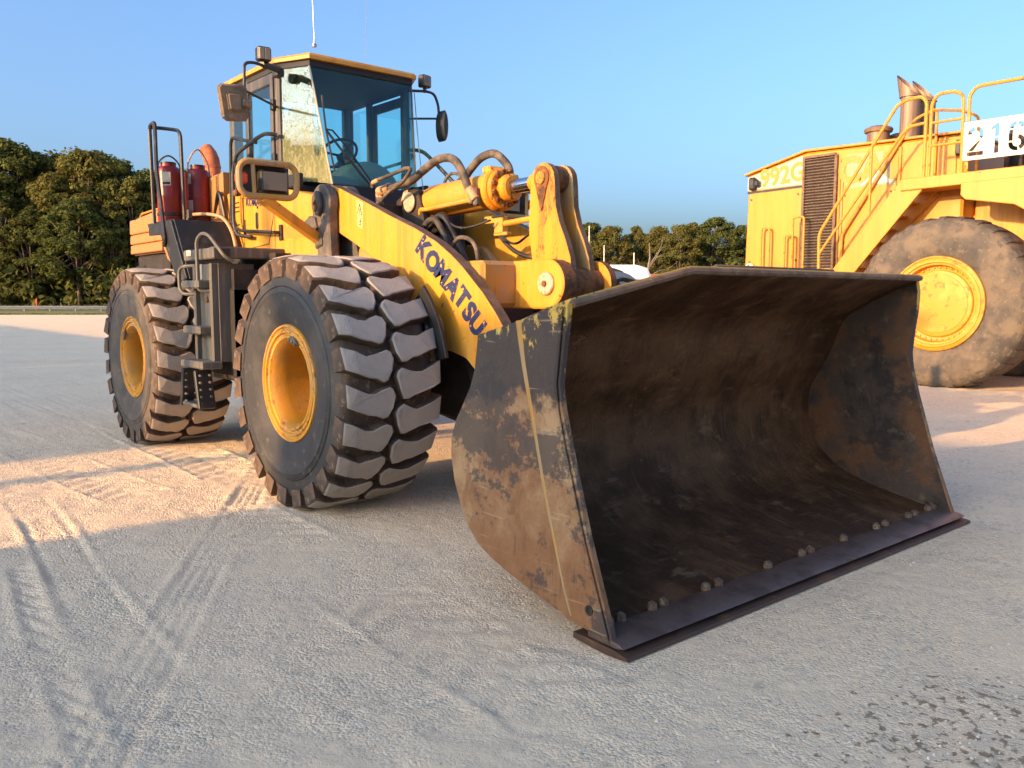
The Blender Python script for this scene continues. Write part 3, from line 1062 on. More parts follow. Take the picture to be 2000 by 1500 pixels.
for s in (-1, 1):
    mb = MB()
    mb.prism(bell, s * .125, s * .06, 'Y', .008, 1, 0)
    o = mb.build('bellcrank_plate', ['yellow_rusty' if s < 0 else 'yellow_dusty', 'edge_rust'], LD)
    if s < 0:
        mb = MB()
        drop = [(1.10 + .078 * math.cos(t), 2.405 + .085 * math.sin(t)) for t in np.linspace(R(-35), R(215), 20)] + [(1.082, 2.20), (1.098, 2.165), (1.115, 2.20)]
        mb.prism(drop, -.125, -.137, 'Y', .004)
        mb.build('pin_retainer', 'rust_pin', o)
        mb = MB()
        mb.cyl((1.10, -.135, 2.405), (1.10, -.150, 2.405), .048, 24, bev=.005)
        mb.cyl((1.10, -.150, 2.405), (1.10, -.154, 2.405), .007, 8)
        mb.build('pin_head', 'yellow_rusty', o)
mb = MB()
mb.cyl((1.10, -.06, 2.405), (1.10, .06, 2.405), .098, 28, bev=.012)
mb.build('bellcrank_hub', 'rust_pin', LD)
mb = MB()
mb.cyl((1.34, -.165, 1.635), (1.34, .165, 1.635), .12, 24)
mb.build('pivot_tube', 'rust_pin', LD)
mb = MB()
mb.box((1.62, 0, .75), (.42, .11, .16), R(25), .03)
mb.build('bucket_link', 'yellow_dusty', LD)

A, B = Vector((-.56, 0, 2.365)), Vector((1.10, 0, 2.405))
D = (B - A).normalized()
def on(t, y=0, z=0): return A + D * t + Vector((0, y, z))
mb = MB()
mb.tube([on(.08), on(.10), on(.16), on(1.0)], [.09, .125, .140, .140], 36)
mb.cyl(on(.0, -.07), on(.0, .07), .10, 24, bev=.01)
mb.box(on(.06), (.14, .12, .16), bev=.02)
cyl = mb.build('tilt_cylinder', 'yellow', LD)
mb = MB()
mb.cyl(on(.98), on(1.05), .172, 36, bev=.012)
mb.cyl(on(1.05), on(1.10), .160, 36, bev=.012)
mb.cyl(on(1.10), on(1.20), .105, 36, bev=.018)
mb.build('cylinder_head', 'yellow_rusty', cyl)
for k in range(12):
    t = 2 * PI * (k + .5) / 12
    p = on(1.10, math.cos(t) * .132, math.sin(t) * .132)
    mb = MB()
    mb.cyl(p - D * .01, p + D * .028, .020, 6, bev=.004)
    mb.build('head_bolt', 'rust_pin', cyl)
mb = MB()
mb.cyl(on(1.18), on(1.46), .056, 28)
mb.build('piston_rod', 'chrome', cyl)
mb = MB()
mb.tube([on(1.42), on(1.45), on(1.60), on(1.66)], [.060, .072, .078, .06], 24)
mb.build('rod_eye', 'yellow_rusty', cyl)
mb = MB()     # steel oil line running along the barrel
mb.tube(bend([on(.12, -.03, -.21), on(.12, -.13, -.17), on(.12, -.155, -.07), on(.22, -.165, -.085), on(.88, -.165, -.075)], .05), .018, 10)
mb.build('oil_line', 'yellow', cyl)
mb = MB()
mb.cyl(on(.05, -.02, -.15), on(.05, -.02, -.235), .062, 16, bev=.01)
mb.box(on(.05, -.02, -.24), (.15, .12, .04), bev=.012)
mb.build('port_block', 'yellow_dusty', cyl)
mb = MB()
mb.box(on(.95, -.175, -.06), (.05, .05, .14), bev=.01)
mb.box(on(.90, -.19, -.09), (.05, .04, .04), bev=.01)
mb.build('hose_flange', 'grey_casting', cyl)
mb = MB()
mb.box(on(.98, -.03, .150), (.10, .16, .06), bev=.015)
mb.build('port_block', 'yellow', cyl)
mb = MB()
for s in (-1, 1):
    mb.prism([(-.82, 1.9), (-.30, 1.9), (-.40, 2.30), (-.46, 2.46), (-.56, 2.50), (-.66, 2.46), (-.80, 2.40)], s * .09, s * .16, 'Y', .01)
mb.box((-.62, 0, 1.98), (.40, .5, .2))
mb.build('cylinder_mount', 'dark_steel', LD)
mb = MB()
mb.cyl((-.56, -.165, 2.365), (-.56, -.19, 2.365), .085, 20, bev=.008)
mb.prism([(-.66, 2.46), (-.58, 2.50), (-.60, 2.42), (-.70, 2.38)], -.16, -.175, 'Y', .003)
mb.build('mount_pin', 'pin_face', LD)
mb = MB()    # kick-out sensor bracket between cylinder and bell-crank
mb.box((.52, -.10, 2.145), (.20, .05, .055), bev=.005)
mb.box((.60, -.10, 2.10), (.10, .06, .13), bev=.005)
mb.tube([(.60, -.10, 2.105), (1.0, -.10, 2.125)], .022, 10)
mb.box((.62, -.10, 2.03), (.16, .05, .025), bev=.004)
mb.build('sensor_bracket', 'yellow', LD)
mb = MB()
mb.box((.44, -.10, 2.145), (.05, .055, .03), bev=.003)
mb.box((.60, -.135, 2.165), (.14, .012, .02), bev=.003)
mb.build('proximity_sensor', 'black', LD)


def hose(pts, r, m='hose', n=5, seg=10, name='hose'):
    mb = MB()
    mb.tube([Vector(p) for p in pts], r, seg, smooth_n=n)
    return mb.build(name, m, LD, merge=False, sharp=0)


hose([(-0.98, -0.22, 2.49), (-0.773, -0.22, 2.51), (-0.487, -0.22, 2.53), (-0.292, -0.22, 2.595), (-0.104, -0.22, 2.657), (0.054, -0.22, 2.666), (0.179, -0.22, 2.623), (0.279, -0.22, 2.511), (0.335, -0.22, 2.41), (0.36, -0.20, 2.35), (.385, -.18, 2.31)], .034, seg=12)
hose([(-.9, .2, 2.5), (-0.5, 0.2, 2.50), (-0.277, 0.2, 2.567), (-0.167, 0.2, 2.642), (-0.024, 0.2, 2.719), (0.149, 0.2, 2.732), (0.282, 0.2, 2.653), (0.347, 0.2, 2.576), (0.399, 0.14, 2.50), (.41, .05, 2.52)], .034, seg=12)
hose([(-0.877, -0.35, 2.50), (-0.877, -0.35, 2.554), (-0.69, -0.35, 2.575), (-0.485, -0.35, 2.598), (-0.33, -0.35, 2.615), (-0.28, -0.35, 2.59), (-0.36, -0.35, 2.53), (-0.447, -0.35, 2.493), (-0.652, -0.35, 2.43), (-0.763, -0.35, 2.35), (-0.84, -0.35, 2.28)], .016)
hose([(.40, -.45, 1.86), (0.495, -0.45, 1.978), (0.611, -0.45, 1.985), (0.705, -0.45, 1.941), (0.748, -0.45, 1.864), (0.752, -0.45, 1.75)], .017)
hose([(0.10, -0.3, 2.2), (0.247, -0.3, 2.109), (0.381, -0.3, 2.081), (0.512, -0.28, 2.092), (0.60, -0.2, 2.132)], .009, 'hose_clean')
hose([(0.22, 0.1, 2.2), (0.27, 0.1, 2.13), (0.368, 0.1, 2.021), (0.529, 0.1, 1.911), (0.745, 0.1, 1.85), (1.0, 0.1, 1.844)], .018, 'hose_clean')
hose([(0.30, 0.1, 2.12), (0.433, 0.1, 1.997), (0.56, 0.1, 1.97), (0.70, 0.1, 2.03), (.85, .1, 2.08)], .010, 'hose_clean')
hose([(-0.72, 0.3, 2.52), (-0.681, 0.3, 2.608), (-0.602, 0.3, 2.655), (-0.485, 0.3, 2.64), (-.42, .28, 2.58)], .014)
for k in range(2):
    y = -.40 + .09 * k
    hose([(-.35, y, 1.8 + .02 * k), (.05, y, 2.15 + .04 * k), (.25, y, 2.05), (.40 + .06 * k, y, 1.78), (.62, y, 1.70)], .026, 'hose_clean')
    hose([(-.9, .1 + y, 2.2), (-.4, .1 + y, 2.12 - .03 * k), (.1, .1 + y, 1.95), (.35, .1 + y, 1.62)], .024, 'hose_clean')
for p, q, r in (((-.98, -.22, 2.49), (-.80, -.22, 2.508), .046), ((-.985, -.22, 2.52), (-.985, -.22, 2.36), .032), ((.34, -.215, 2.40), (.385, -.18, 2.31), .040), ((-.877, -.35, 2.548), (-.78, -.35, 2.563), .021)):
    mb = MB()
    mb.cyl(p, q, r, 14, bev=.006)
    mb.build('hose_fitting', 'fitting', LD)
mb = MB()
mb.box((-1.0, -.22, 2.33), (.14, .12, .10), bev=.012)
mb.box((-.96, -.30, 2.26), (.10, .08, .08), bev=.012)
mb.cyl((-.95, -.22, 2.36), (-.95, -.22, 2.52), .022, 10)
mb.cyl((-1.02, -.36, 2.28), (-.90, -.36, 2.28), .03, 10)
mb.build('valve_manifold', 'fitting', LD)
mb = MB()
for k in range(5):
    mb.cyl((-.95 + .07 * k, -.42 + .02 * (k % 2), 1.95), (-.95 + .07 * k, -.42 + .02 * (k % 2), 2.30 - .02 * k), .018, 8)
mb.box((-.80, -.38, 2.10), (.45, .20, .25), bev=.02)
mb.build('control_valve', 'dark_steel', LD)

# ---- bucket
inner = [(3.035, 1.50), (2.90, 1.462), (2.74, 1.412), (2.60, 1.365), (2.49, 1.315), (2.43, 1.23), (2.375, 1.11), (2.30, .98), (2.228, .84), (2.215, .69), (2.245, .54), (2.30, .42), (2.40, .315), (2.53, .235), (2.70, .175), (2.90, .125), (3.10, .085), (3.26, .055)]
def lip(y):
    # raised spill guard; bent down at the near corner
    if y < -.86:
        return .165 * max(0, (y + 1.70) / .84)
    return .165
iv = sm2(inner, 3)
ys = list(np.linspace(-1.70, -.70, 14)) + list(np.linspace(-.60, 1.60, 22)) + [1.66, 1.70]
bm = bmesh.new()
nP = len(iv)
def shell_pt(i, y, off):
    x, z = iv[i]
    if off:
        a, b = iv[max(i - 1, 0)], iv[min(i + 1, nP - 1)]
        t = Vector((b[0] - a[0], b[1] - a[1])).normalized()
        x, z = x + t.y * off, z - t.x * off
    w = max(0.0, (z - 1.20) / .30)
    z2 = z + lip(y) * min(1.0, w)
    return (x, y, z2)
gi = [[bm.verts.new(shell_pt(i, y, 0)) for y in ys] for i in range(nP)]
go = [[bm.verts.new(shell_pt(i, y, .035)) for y in ys] for i in range(nP)]
for i in range(nP - 1):
    for j in range(len(ys) - 1):
        f = bm.faces.new((gi[i][j], gi[i][j + 1], gi[i + 1][j + 1], gi[i + 1][j]))
        f.smooth = True
        f = bm.faces.new((go[i][j], go[i + 1][j], go[i + 1][j + 1], go[i][j + 1]))
        f.smooth = True
        f.material_index = 1
for j in range(len(ys) - 1):
    f = bm.faces.new((gi[0][j], go[0][j], go[0][j + 1], gi[0][j + 1])); f.material_index = 1
    f = bm.faces.new((gi[-1][j], gi[-1][j + 1], go[-1][j + 1], go[-1][j])); f.material_index = 1
for i in range(nP - 1):
    f = bm.faces.new((gi[i][0], gi[i + 1][0], go[i + 1][0], go[i][0])); f.material_index = 1
    f = bm.faces.new((gi[i][-1], go[i][-1], go[i + 1][-1], gi[i + 1][-1])); f.material_index = 1
bmesh.ops.recalc_face_normals(bm, faces=bm.faces)
me = bpy.data.meshes.new('bucket')
bm.to_mesh(me)
bm.free()
me.materials.append(M['bucket_in'])
me.materials.append(M['bucket_out'])
me.set_sharp_from_angle(angle=R(40))
BK = link(bpy.data.objects.new('bucket', me), LD)
BK['label'] = 'large rusty bucket with dark polished inside'

rear_curve = [(3.085, .065), (2.877, .118), (2.652, .175), (2.50, .222), (2.387, .275), (2.30, .355), (2.235, .466), (2.185, .58), (2.160, .70), (2.163, .80), (2.20, .895), (2.262, .986), (2.33, 1.09), (2.365, 1.18), (2.385, 1.30), (2.393, 1.352)]
front_r = [(2.734, 1.435), (3.04, 1.512), (3.035, 1.44), (3.012, 1.30), (2.992, 1.15), (3.008, 1.04), (3.06, .85), (3.175, .48), (3.335, .04)]
front_l = [(2.62, 1.47), (2.80, 1.60), (2.97, 1.675), (3.015, 1.655), (3.03, 1.58), (3.025, 1.45), (3.005, 1.30), (2.985, 1.15), (3.008, 1.04), (3.06, .85), (3.175, .48), (3.335, .04)]
for s, fr in ((-1, front_r), (1, front_l)):
    mb = MB()
    pts = rear_curve + fr
    mb.prism(pts, s * 1.695, s * 1.735, 'Y', .006)
    for f in mb.bm.faces:
        c = f.calc_center_median()
        if abs(c.y - s * 1.695) < .002:
            f.material_index = 1
    mb.build('bucket_side', ['bucket_out', 'bucket_plate_in'], BK)
    mb = MB()     # thick front wear plate welded on the side
    if s < 0:
        wear = [(2.74, 1.432), (2.99, 1.50), (3.02, 1.50), (3.02, 1.44), (2.985, 1.15), (3.0, 1.03), (3.05, .85), (3.165, .48), (3.325, .05), (3.10, .10), (3.05, .22), (2.93, .62), (2.84, .98), (2.78, 1.22)]
    else:
        wear = [(2.74, 1.53), (2.98, 1.62), (3.01, 1.44), (2.985, 1.15), (3.0, 1.03), (3.05, .85), (3.165, .48), (3.325, .05), (3.10, .10), (3.05, .22), (2.93, .62), (2.84, .98), (2.78, 1.22)]
    mb.prism(wear, s * 1.7355, s * 1.757, 'Y', .008)
    wp = mb.build('side_wear_plate', 'bucket_out', BK)
    if s < 0:
        mb = MB()
        seam = [Vector((x, s * 1.742, z)) for x, z in ((2.735, 1.43), (2.775, 1.22), (2.835, .98), (2.925, .62), (3.045, .22), (3.09, .10))]
        sp_ = catmull(seam, 4)
        mb.tube(sp_, [.026 - .019 * i / (len(sp_) - 1) for i in range(len(sp_))], 6)
        mb.build('weld_bead', 'yellow_dusty', BK)
        mb = MB()
        mb.lathe([(.014, 0), (.014, -.004), (.024, -.004), (.024, 0)], (3.215, -1.757, .165), 'Y', 16)
        mb.build('hole_rim', 'dark_steel', wp)
        mb = MB()
        mb.cyl((3.215, -1.755, .165), (3.215, -1.7585, .165), .014, 14)
        mb.build('bolt_hole', 'black_vinyl', wp)
mb = MB()     # rolled top edge
mb.tube([Vector((3.035, y, 1.508 + lip(y))) for y in ys], .020, 8)
mb.build('top_lip', 'edge_rust', BK, merge=False)
mb = MB()     # spill guard strip bolted on the middle of the top edge
mb.prism([(-.72, 1.668), (.62, 1.668), (.58, 1.712), (-.60, 1.712)], 2.985, 3.012, 'X', .006)
mb.build('spill_guard', 'edge_rust', BK)
mb = MB()
mb.prism([(3.19, .060), (3.235, .070), (3.375, .050), (3.40, .036), (3.36, .028), (3.19, .034)], -1.74, 1.74, 'Y', .004)
ce = mb.build('cutting_edge', 'cut_edge', BK)
for y0, y1 in ((-1.745, -.60), (-.595, .595), (.60, 1.765)):
    mb = MB()
    mb.prism([(3.10, .030), (3.34, .022), (3.425, .008), (3.432, -.006), (3.30, -.014), (3.10, .002)], y0, y1, 'Y', .003)
    mb.build('bolt_on_edge', 'cut_edge_low', BK)
for y in (-1.625, -1.546, -1.327, -1.242, -.914, -.808, -.362, -.02, .069, .447, .858, .976, 1.292, 1.39, 1.597, 1.67):
    mb = MB()
    mb.tube([(3.21, y, .05), (3.212, y, .070), (3.212, y, .094), (3.214, y, .100)], [.029, .026, .023, .014], 7)
    mb.build('edge_bolt', 'edge_rust', BK)
mb = MB()     # ribs and hinge plates behind the bucket
for y in (-.80, -.54, -.10, .10, .54, .80):
    mb.prism([(2.25, 1.12), (2.17, .95), (2.15, .6), (2.22, .40), (1.95, .36), (1.76, .42), (1.74, .56), (1.9, .66), (2.0, 1.0)], y - .03, y + .03, 'Y', .006)
mb.build('hinge_plate', 'bucket_out', BK)

# ---- cab
CAB = MB()
CAB.box((-2.4, 0, 2.52), (1.46, 1.36, .14), bev=.02)
CAB.box((-3.08, 0, 2.75), (.08, 1.36, .4), bev=.02)
CAB.box((-2.3, -.70, 2.62), (1.5, .05, .12), bev=.01)
CAB.box((-2.3, .70, 2.62), (1.5, .05, .12), bev=.01)
CAB.prism([(-.47, 2.40), (.47, 2.40), (.47, 2.585), (-.47, 2.585)], -1.44, -1.39, 'X', .006)
cab = CAB.build('cab', 'cab_in', LD)
cab['label'] = 'cab with teal tinted glass and a yellow roof'


def strut(name, a, b, w, d, m, parent):
    """rectangular post from a to b, w along X, d along Y"""
    mb = MB()
    a, b = Vector(a), Vector(b)
    bm = bmesh.new()
    va = [bm.verts.new(a + Vector((sx * w / 2, sy * d / 2, 0))) for sx, sy in ((-1, -1), (1, -1), (1, 1), (-1, 1))]
    vb = [bm.verts.new(b + Vector((sx * w / 2, sy * d / 2, 0))) for sx, sy in ((-1, -1), (1, -1), (1, 1), (-1, 1))]
    bm.faces.new(va); bm.faces.new(vb[::-1])
    for i in range(4):
        bm.faces.new((va[i], vb[i], vb[(i + 1) % 4], va[(i + 1) % 4]))
    bmesh.ops.recalc_face_normals(bm, faces=bm.faces)
    bmesh.ops.bevel(bm, geom=list(bm.edges), offset=min(w, d) * .2, segments=1, affect='EDGES')
    mb.merge(bm)
    return mb.build(name, m, parent)


for s in (-1, 1):
    strut('pillar', (-1.95, s * .70, 2.56), (-1.95, s * .70, 3.70), .09, .07, 'cab_grey', cab)
    strut('pillar', (-2.66, s * .70, 2.56), (-2.66, s * .70, 3.70), .07, .06, 'cab_grey', cab)
    strut('pillar', (-3.08, s * .66, 2.56), (-3.08, s * .66, 3.70), .09, .12, 'cab_grey', cab)
    # thin seal between windscreen and corner pane
    mb = MB()
    mb.tube([(-1.402, s * .462, 2.58), (-1.622, s * .562, 3.70)], .009, 6)
    mb.build('glass_seal', 'cream' if s < 0 else 'cab_grey', cab)
    th = Vector((.3, s * -.8, 0)).normalized() * .006
    # corner pane
    mb = MB()
    q = [Vector(p) for p in ((-1.92, s * .715, 2.66), (-1.405, s * .465, 2.585), (-1.622, s * .56, 3.70), (-1.93, s * .715, 3.70))]
    bm = bmesh.new()
    v0 = [bm.verts.new(p) for p in q]
    v1 = [bm.verts.new(p + th) for p in q]
    bm.faces.new(v0); bm.faces.new(v1[::-1])
    for i in range(4): bm.faces.new((v0[i], v1[i], v1[(i + 1) % 4], v0[(i + 1) % 4]))
    mb.merge(bm)
    mb.build('corner_pane', 'glass_dusty' if s < 0 else 'glass', cab)
    # door
    mb = MB()
    out = [(-2.62, 2.60), (-2.0, 2.60), (-2.0, 3.66), (-2.62, 3.66)]
    for a, b in (((-2.60, 2.60), (-2.60, 3.64)), ((-2.03, 2.60), (-2.03, 3.64))):
        mb.box(((a[0] + b[0]) / 2, s * .735, (a[1] + b[1]) / 2), (.055, .035, 1.06), bev=.008)
    mb.box((-2.315, s * .735, 3.60), (.52, .035, .10), bev=.008)
    mb.box((-2.315, s * .735, 2.64), (.52, .035, .09), bev=.008)
    dr = mb.build('door', 'cab_grey', cab)
    mb = MB()
    mb.box((-2.315, s * .732, 3.12), (.52, .008, .87), bev=0)
    mb.build('door_pane', 'glass_clear', dr)
    mb = MB()
    for z in (2.85, 3.35):
        mb.box((-1.985, s * .755, z), (.06, .04, .10), bev=.008)
    mb.build('door_hinge', 'black', dr)
    mb = MB()
    mb.box((-2.52, s * .765, 2.78), (.10, .025, .03), bev=.006)
    mb.build('handle', 'black', dr)
    mb = MB()
    mb.box((-2.875, s * .705, 3.14), (.32, .008, .98), bev=0)
    mb.build('rear_side_pane', 'glass_clear', cab)
# windscreen
mb = MB()
q = [Vector(p) for p in ((-1.402, -.46, 2.585), (-1.402, .46, 2.585), (-1.622, .56, 3.70), (-1.622, -.56, 3.70))]
bm = bmesh.new()
v0 = [bm.verts.new(p) for p in q]
v1 = [bm.verts.new(p + Vector((-.008, 0, 0))) for p in q]
bm.faces.new(v0); bm.faces.new(v1[::-1])
for i in range(4): bm.faces.new((v0[i], v1[i], v1[(i + 1) % 4], v0[(i + 1) % 4]))
mb.merge(bm)
mb.build('windscreen', 'glass', cab)
mb = MB()
mb.box((-3.09, 0, 3.28), (.008, 1.18, .78), bev=0)
mb.build('rear_window', 'glass_clear', cab)
# header and roof
mb = MB()
plan = [(-1.60, -.565), (-1.93, -.725), (-3.12, -.725), (-3.12, .725), (-1.93, .725), (-1.60, .565)]
mb.prism(plan, 3.665, 3.721, 'Z', .004)
mb.build('roof_header', 'cab_in', cab)
mb = MB()
bm = bmesh.new()
rings = []
for k, (g, z) in enumerate(((1.0, 3.722), (1.0, 3.752), (.975, 3.775), (.90, 3.795), (.5, 3.81))):
    pl_ = [(-1.56, -.585), (-1.94, -.76), (-3.19, -.76), (-3.19, .76), (-1.94, .76), (-1.56, .585)]
    cx_ = -2.4
    rings.append([bm.verts.new((cx_ + (x - cx_) * g, y * g, z + (.0 if k else 0))) for x, y in pl_])
bm.faces.new(rings[0][::-1]); bm.faces.new(rings[-1])
for a, b in zip(rings[:-1], rings[1:]):
    for i in range(6):
        bm.faces.new((a[i], a[(i + 1) % 6], b[(i + 1) % 6], b[i]))
mb.merge(bm)
mb.build('roof', 'yellow', cab, sharp=20)
# inside the cab
mb = MB()
mb.box((-2.62, 0, 2.80), (.52, .52, .14), bev=.05)
mb.box((-2.88, 0, 3.10), (.14, .50, .62), R(-8), .05)
mb.box((-2.92, 0, 3.48), (.10, .28, .20), bev=.04)
mb.box((-2.55, -.33, 2.98), (.40, .09, .07), bev=.03)
mb.box((-2.55, .33, 2.98), (.40, .09, .07), bev=.03)
mb.build('operator_seat', 'seat', cab)
mb = MB()
dome = [(.34 * math.cos(t), .26 * math.sin(t)) for t in np.linspace(0, PI, 14)]
mb.prism([(y, 2.585 + z) for y, z in dome], -1.78, -1.50, 'X', .03)
mb.build('dash_console', 'console', cab, sharp=50)
mb = MB()
mb.box((-1.53, -.28, 2.63), (.10, .30, .09), bev=.02)
mb.build('dash_tray', 'console', cab)
mb = MB()
rot = Matrix.Translation((-2.02, -.05, 2.98)) @ Matrix.Rotation(R(-38), 4, 'Y')
mb.tube([rot @ Vector((.19 * math.cos(t), .19 * math.sin(t), 0)) for t in np.linspace(0, 2 * PI, 28)[:-1]], .014, 8, closed=True)
for t in (.5, 2.6, 4.7):
    mb.tube([rot @ Vector((0, 0, -.03)), rot @ Vector((.19 * math.cos(t), .19 * math.sin(t), 0))], .012, 6)
mb.tube([rot @ Vector((0, 0, -.03)), (-1.80, -.05, 2.60)], .035, 10)
mb.build('steering_wheel', 'cab_in', cab)
mb = MB()
mb.tube([(-1.46, -.52, 3.38), (-1.43, -.50, 3.06), (-1.385, -.445, 2.70)], .009, 6)
mb.tube([(-1.37, -.06, 2.58), (-1.405, -.358, 2.90), (-1.42, -.50, 3.06)], .011, 6)
mb.tube([(-1.37, -.02, 2.58), (-1.405, -.30, 2.93), (-1.42, -.44, 3.07), (-1.43, -.50, 3.075)], .008, 6)
mb.build('wiper', 'black', cab)
mb = MB()
mb.cyl((-1.62, -.50, 3.845), (-1.62, -.50, 3.87), .022, 12)
mb.tube([(-1.62, -.50, 3.87), (-1.62, -.50, 3.93), (-1.62, -.51, 4.30), (-1.62, -.55, 5.3)], [.012, .004, .0022, .0015], 6)
mb.build('antenna', 'wire', cab)
mb = MB()
mb.tube([(-1.62, .60, 3.60), (-1.60, .62, 3.2), (-1.55, .66, 2.5)], .005, 5)
mb.tube([(-2.6, .62, 3.84), (-2.6, .63, 4.3), (-2.6, .66, 4.9)], .0025, 5)
mb.build('aerial_cable', 'wire', cab)
# right-hand mirror, work lamp and their brackets
mb = MB()
mb.tube(bend([(-1.80, -.73, 3.60), (-1.62, -.98, 3.585), (-1.60, -1.10, 3.60), (-1.60, -1.19, 3.58), (-1.60, -1.195, 3.22)], .07), .014, 8)
mb.tube([(-1.60, -1.18, 3.34), (-1.95, -.74, 3.33)], .011, 8)
mb.tube([(-1.74, -.80, 3.62), (-1.62, -1.02, 3.60)], .03, 8)
mb.box((-1.80, -.78, 3.60), (.10, .08, .08), bev=.01)
mb.build('mirror_bracket', 'black', cab)
mb = MB()
mi = [(-1.45, 3.33), (-1.42, 3.365), (-1.22, 3.385), (-1.185, 3.36), (-1.17, 3.12), (-1.20, 3.075), (-1.37, 3.055), (-1.415, 3.08)]
mb.prism(mi, -1.60, -1.555, 'X', .018)
mb.prism([(p[0] * .5 - 1.31 * .5, p[1] * .5 + 3.22 * .5) for p in mi], -1.555, -1.53, 'X', .018)
mm = mb.build('mirror', 'mirror_back', cab)
mb = MB()
mb.prism([(p[0] * .92 - 1.31 * .08, p[1] * .92 + 3.22 * .08) for p in mi], -1.604, -1.6005, 'X', 0)
mb.build('mirror_glass', 'mirror_glass', mm)
mb = MB()
mb.box((-1.20, 0, 0), (.01, .01, .01), bev=0)
mb.bm.clear()
mb.box((-1.55, -1.20, 3.22), (.05, .09, .07), bev=.012)
mb.build('mirror_clamp', 'mirror_back', mm)
def work_lamp(y, z, yaw):
    mt = Matrix.Translation((-1.60, y, z)) @ Matrix.Rotation(yaw, 4, 'Z')
    mb = MB()
    mb.box(mt @ Vector((-.03, 0, 0)), (.09, .125, .125), mt.to_3x3().to_4x4(), .015)
    mb.box(mt @ Vector((-.03, 0, -.08)), (.03, .03, .06), mt.to_3x3().to_4x4(), .006)
    o = mb.build('work_lamp', 'black', cab)
    mb = MB()
    mb.box(mt @ Vector((.0165, -.0255, 0)), (.006, .046, .10), mt.to_3x3().to_4x4(), .004)
    mb.box(mt @ Vector((.0165, .0255, 0)), (.006, .046, .10), mt.to_3x3().to_4x4(), .004)
    mb.build('lamp_lens', 'lens', o)
work_lamp(-1.00, 3.69, R(-6))
work_lamp(.74, 3.73, R(12))
mb = MB()
mb.tube(bend([(-1.66, .55, 3.62), (-1.60, .74, 3.63), (-1.60, .83, 3.62), (-1.60, .88, 3.52), (-1.60, .90, 3.25)], .05), .014, 8)
mb.tube([(-1.66, .56, 3.345), (-1.60, .86, 3.375)], .011, 8)
mb.build('mirror_bracket', 'black', cab)
mb = MB()
ml = [(.045 * math.cos(t) * (1 if abs(math.sin(t)) < .8 else .9), .155 * math.sin(t)) for t in np.linspace(0, 2 * PI, 17)[:-1]]
mb.prism([(.905 + a, 3.30 + b) for a, b in ml], -1.64, -1.50, 'X', .02)
mb.build('mirror', 'black', cab)
# grab rails
rail('grab_rail', [(-1.90, -.76, 3.06), (-1.95, -.85, 3.07), (-2.11, -.85, 3.06), (-2.64, -.85, 2.97), (-2.74, -.85, 2.83), (-2.76, -.85, 2.30), (-2.70, -.85, 2.17), (-2.45, -.80, 2.14)], .019, 'black', cab, .10)
rail('grab_rail', [(-2.35, -.76, 3.05), (-2.42, -.85, 3.07), (-2.74, -.85, 3.14), (-2.78, -.85, 3.08), (-2.82, -.85, 2.34), (-2.75, -.85, 2.24), (-2.55, -.85, 2.205), (-1.87, -.85, 2.15)], .017, 'black', cab, .06)
mb = MB()
mb.box((-1.86, -.765, 2.15), (.045, .03, .15), bev=.006)
mb.box((-1.86, -.81, 2.15), (.03, .09, .03), bev=.006)
mb.build('rail_foot', 'black', cab)
rail('grab_rail', [(-1.96, .72, 3.09), (-1.72, .76, 3.06), (-1.50, .80, 2.88), (-1.25, .85, 2.66)], .02, 'black', cab, .10)
rail('grab_rail', [(-2.75, .9, 2.4), (-2.75, .9, 3.0), (-2.3, .9, 3.02), (-2.05, .9, 3.06), (-2.0, .76, 3.06)], .018, 'black', cab, .06)

# ---- yellow side body under the cab
def side_body(s):
    mb = MB()
    top = [(-3.16, 2.63), (-2.95, 2.635), (-1.75, 2.545), (-1.25, 2.45), (-1.03, 2.39), (-1.03, 1.90), (-1.30, 1.86), (-1.75, 1.78), (-1.95, 1.80), (-2.02, 1.96), (-3.16, 2.00)]
    mb.prism(top, s * .75, s * .40, 'Y', .012)
    o = mb.build('side_tank', 'yellow', LD)
    mb = MB()
    mb.prism([(-1.92, 2.08), (-1.04, 2.04), (-1.04, 1.93), (-1.30, 1.88), (-1.74, 1.80), (-1.90, 1.85)], s * .751, s * .770, 'Y', .006)
    mb.build('lower_trim', 'yellow', o)
    mb = MB()
    for k in range(8):
        z = 2.515 - k * .045
        if 3 <= k <= 4: continue
        mb.box((-2.90, s * .7515, z), (.11, .006, .012), bev=0)
    mb.build('vent_slot', 'black_vinyl', o)
    mb = MB()     # door seam
    sm = [(-2.76, s * .7515, 2.55), (-2.05, s * .7515, 2.47), (-2.05, s * .7515, 2.30), (-2.16, s * .7515, 2.06), (-2.74, s * .7515, 2.03)]
    mb.tube([Vector(p) for p in sm], .0045, 5, closed=True)
    mb.tube([(-2.02, s * .7515, 2.47), (-2.02, s * .7515, 1.99)], .004, 5)
    mb.build('panel_seam', 'black_vinyl', o)
    mb = MB()
    ov = [(-2.42 + .03 * math.cos(t), 2.30 + (.055 if math.sin(t) > 0 else -.055) + .03 * math.sin(t)) for t in np.linspace(0, 2 * PI, 20)[:-1]]
    mb.prism(ov, s * .7505, s * .758, 'Y', .003)
    mb.cyl((-2.40, s * .75, 2.43), (-2.40, s * .757, 2.43), .014, 12)
    mb.box((-2.72, s * .757, 2.24), (.035, .012, .18), bev=.003)
    mb.build('panel_latch', 'black', o)
    return o


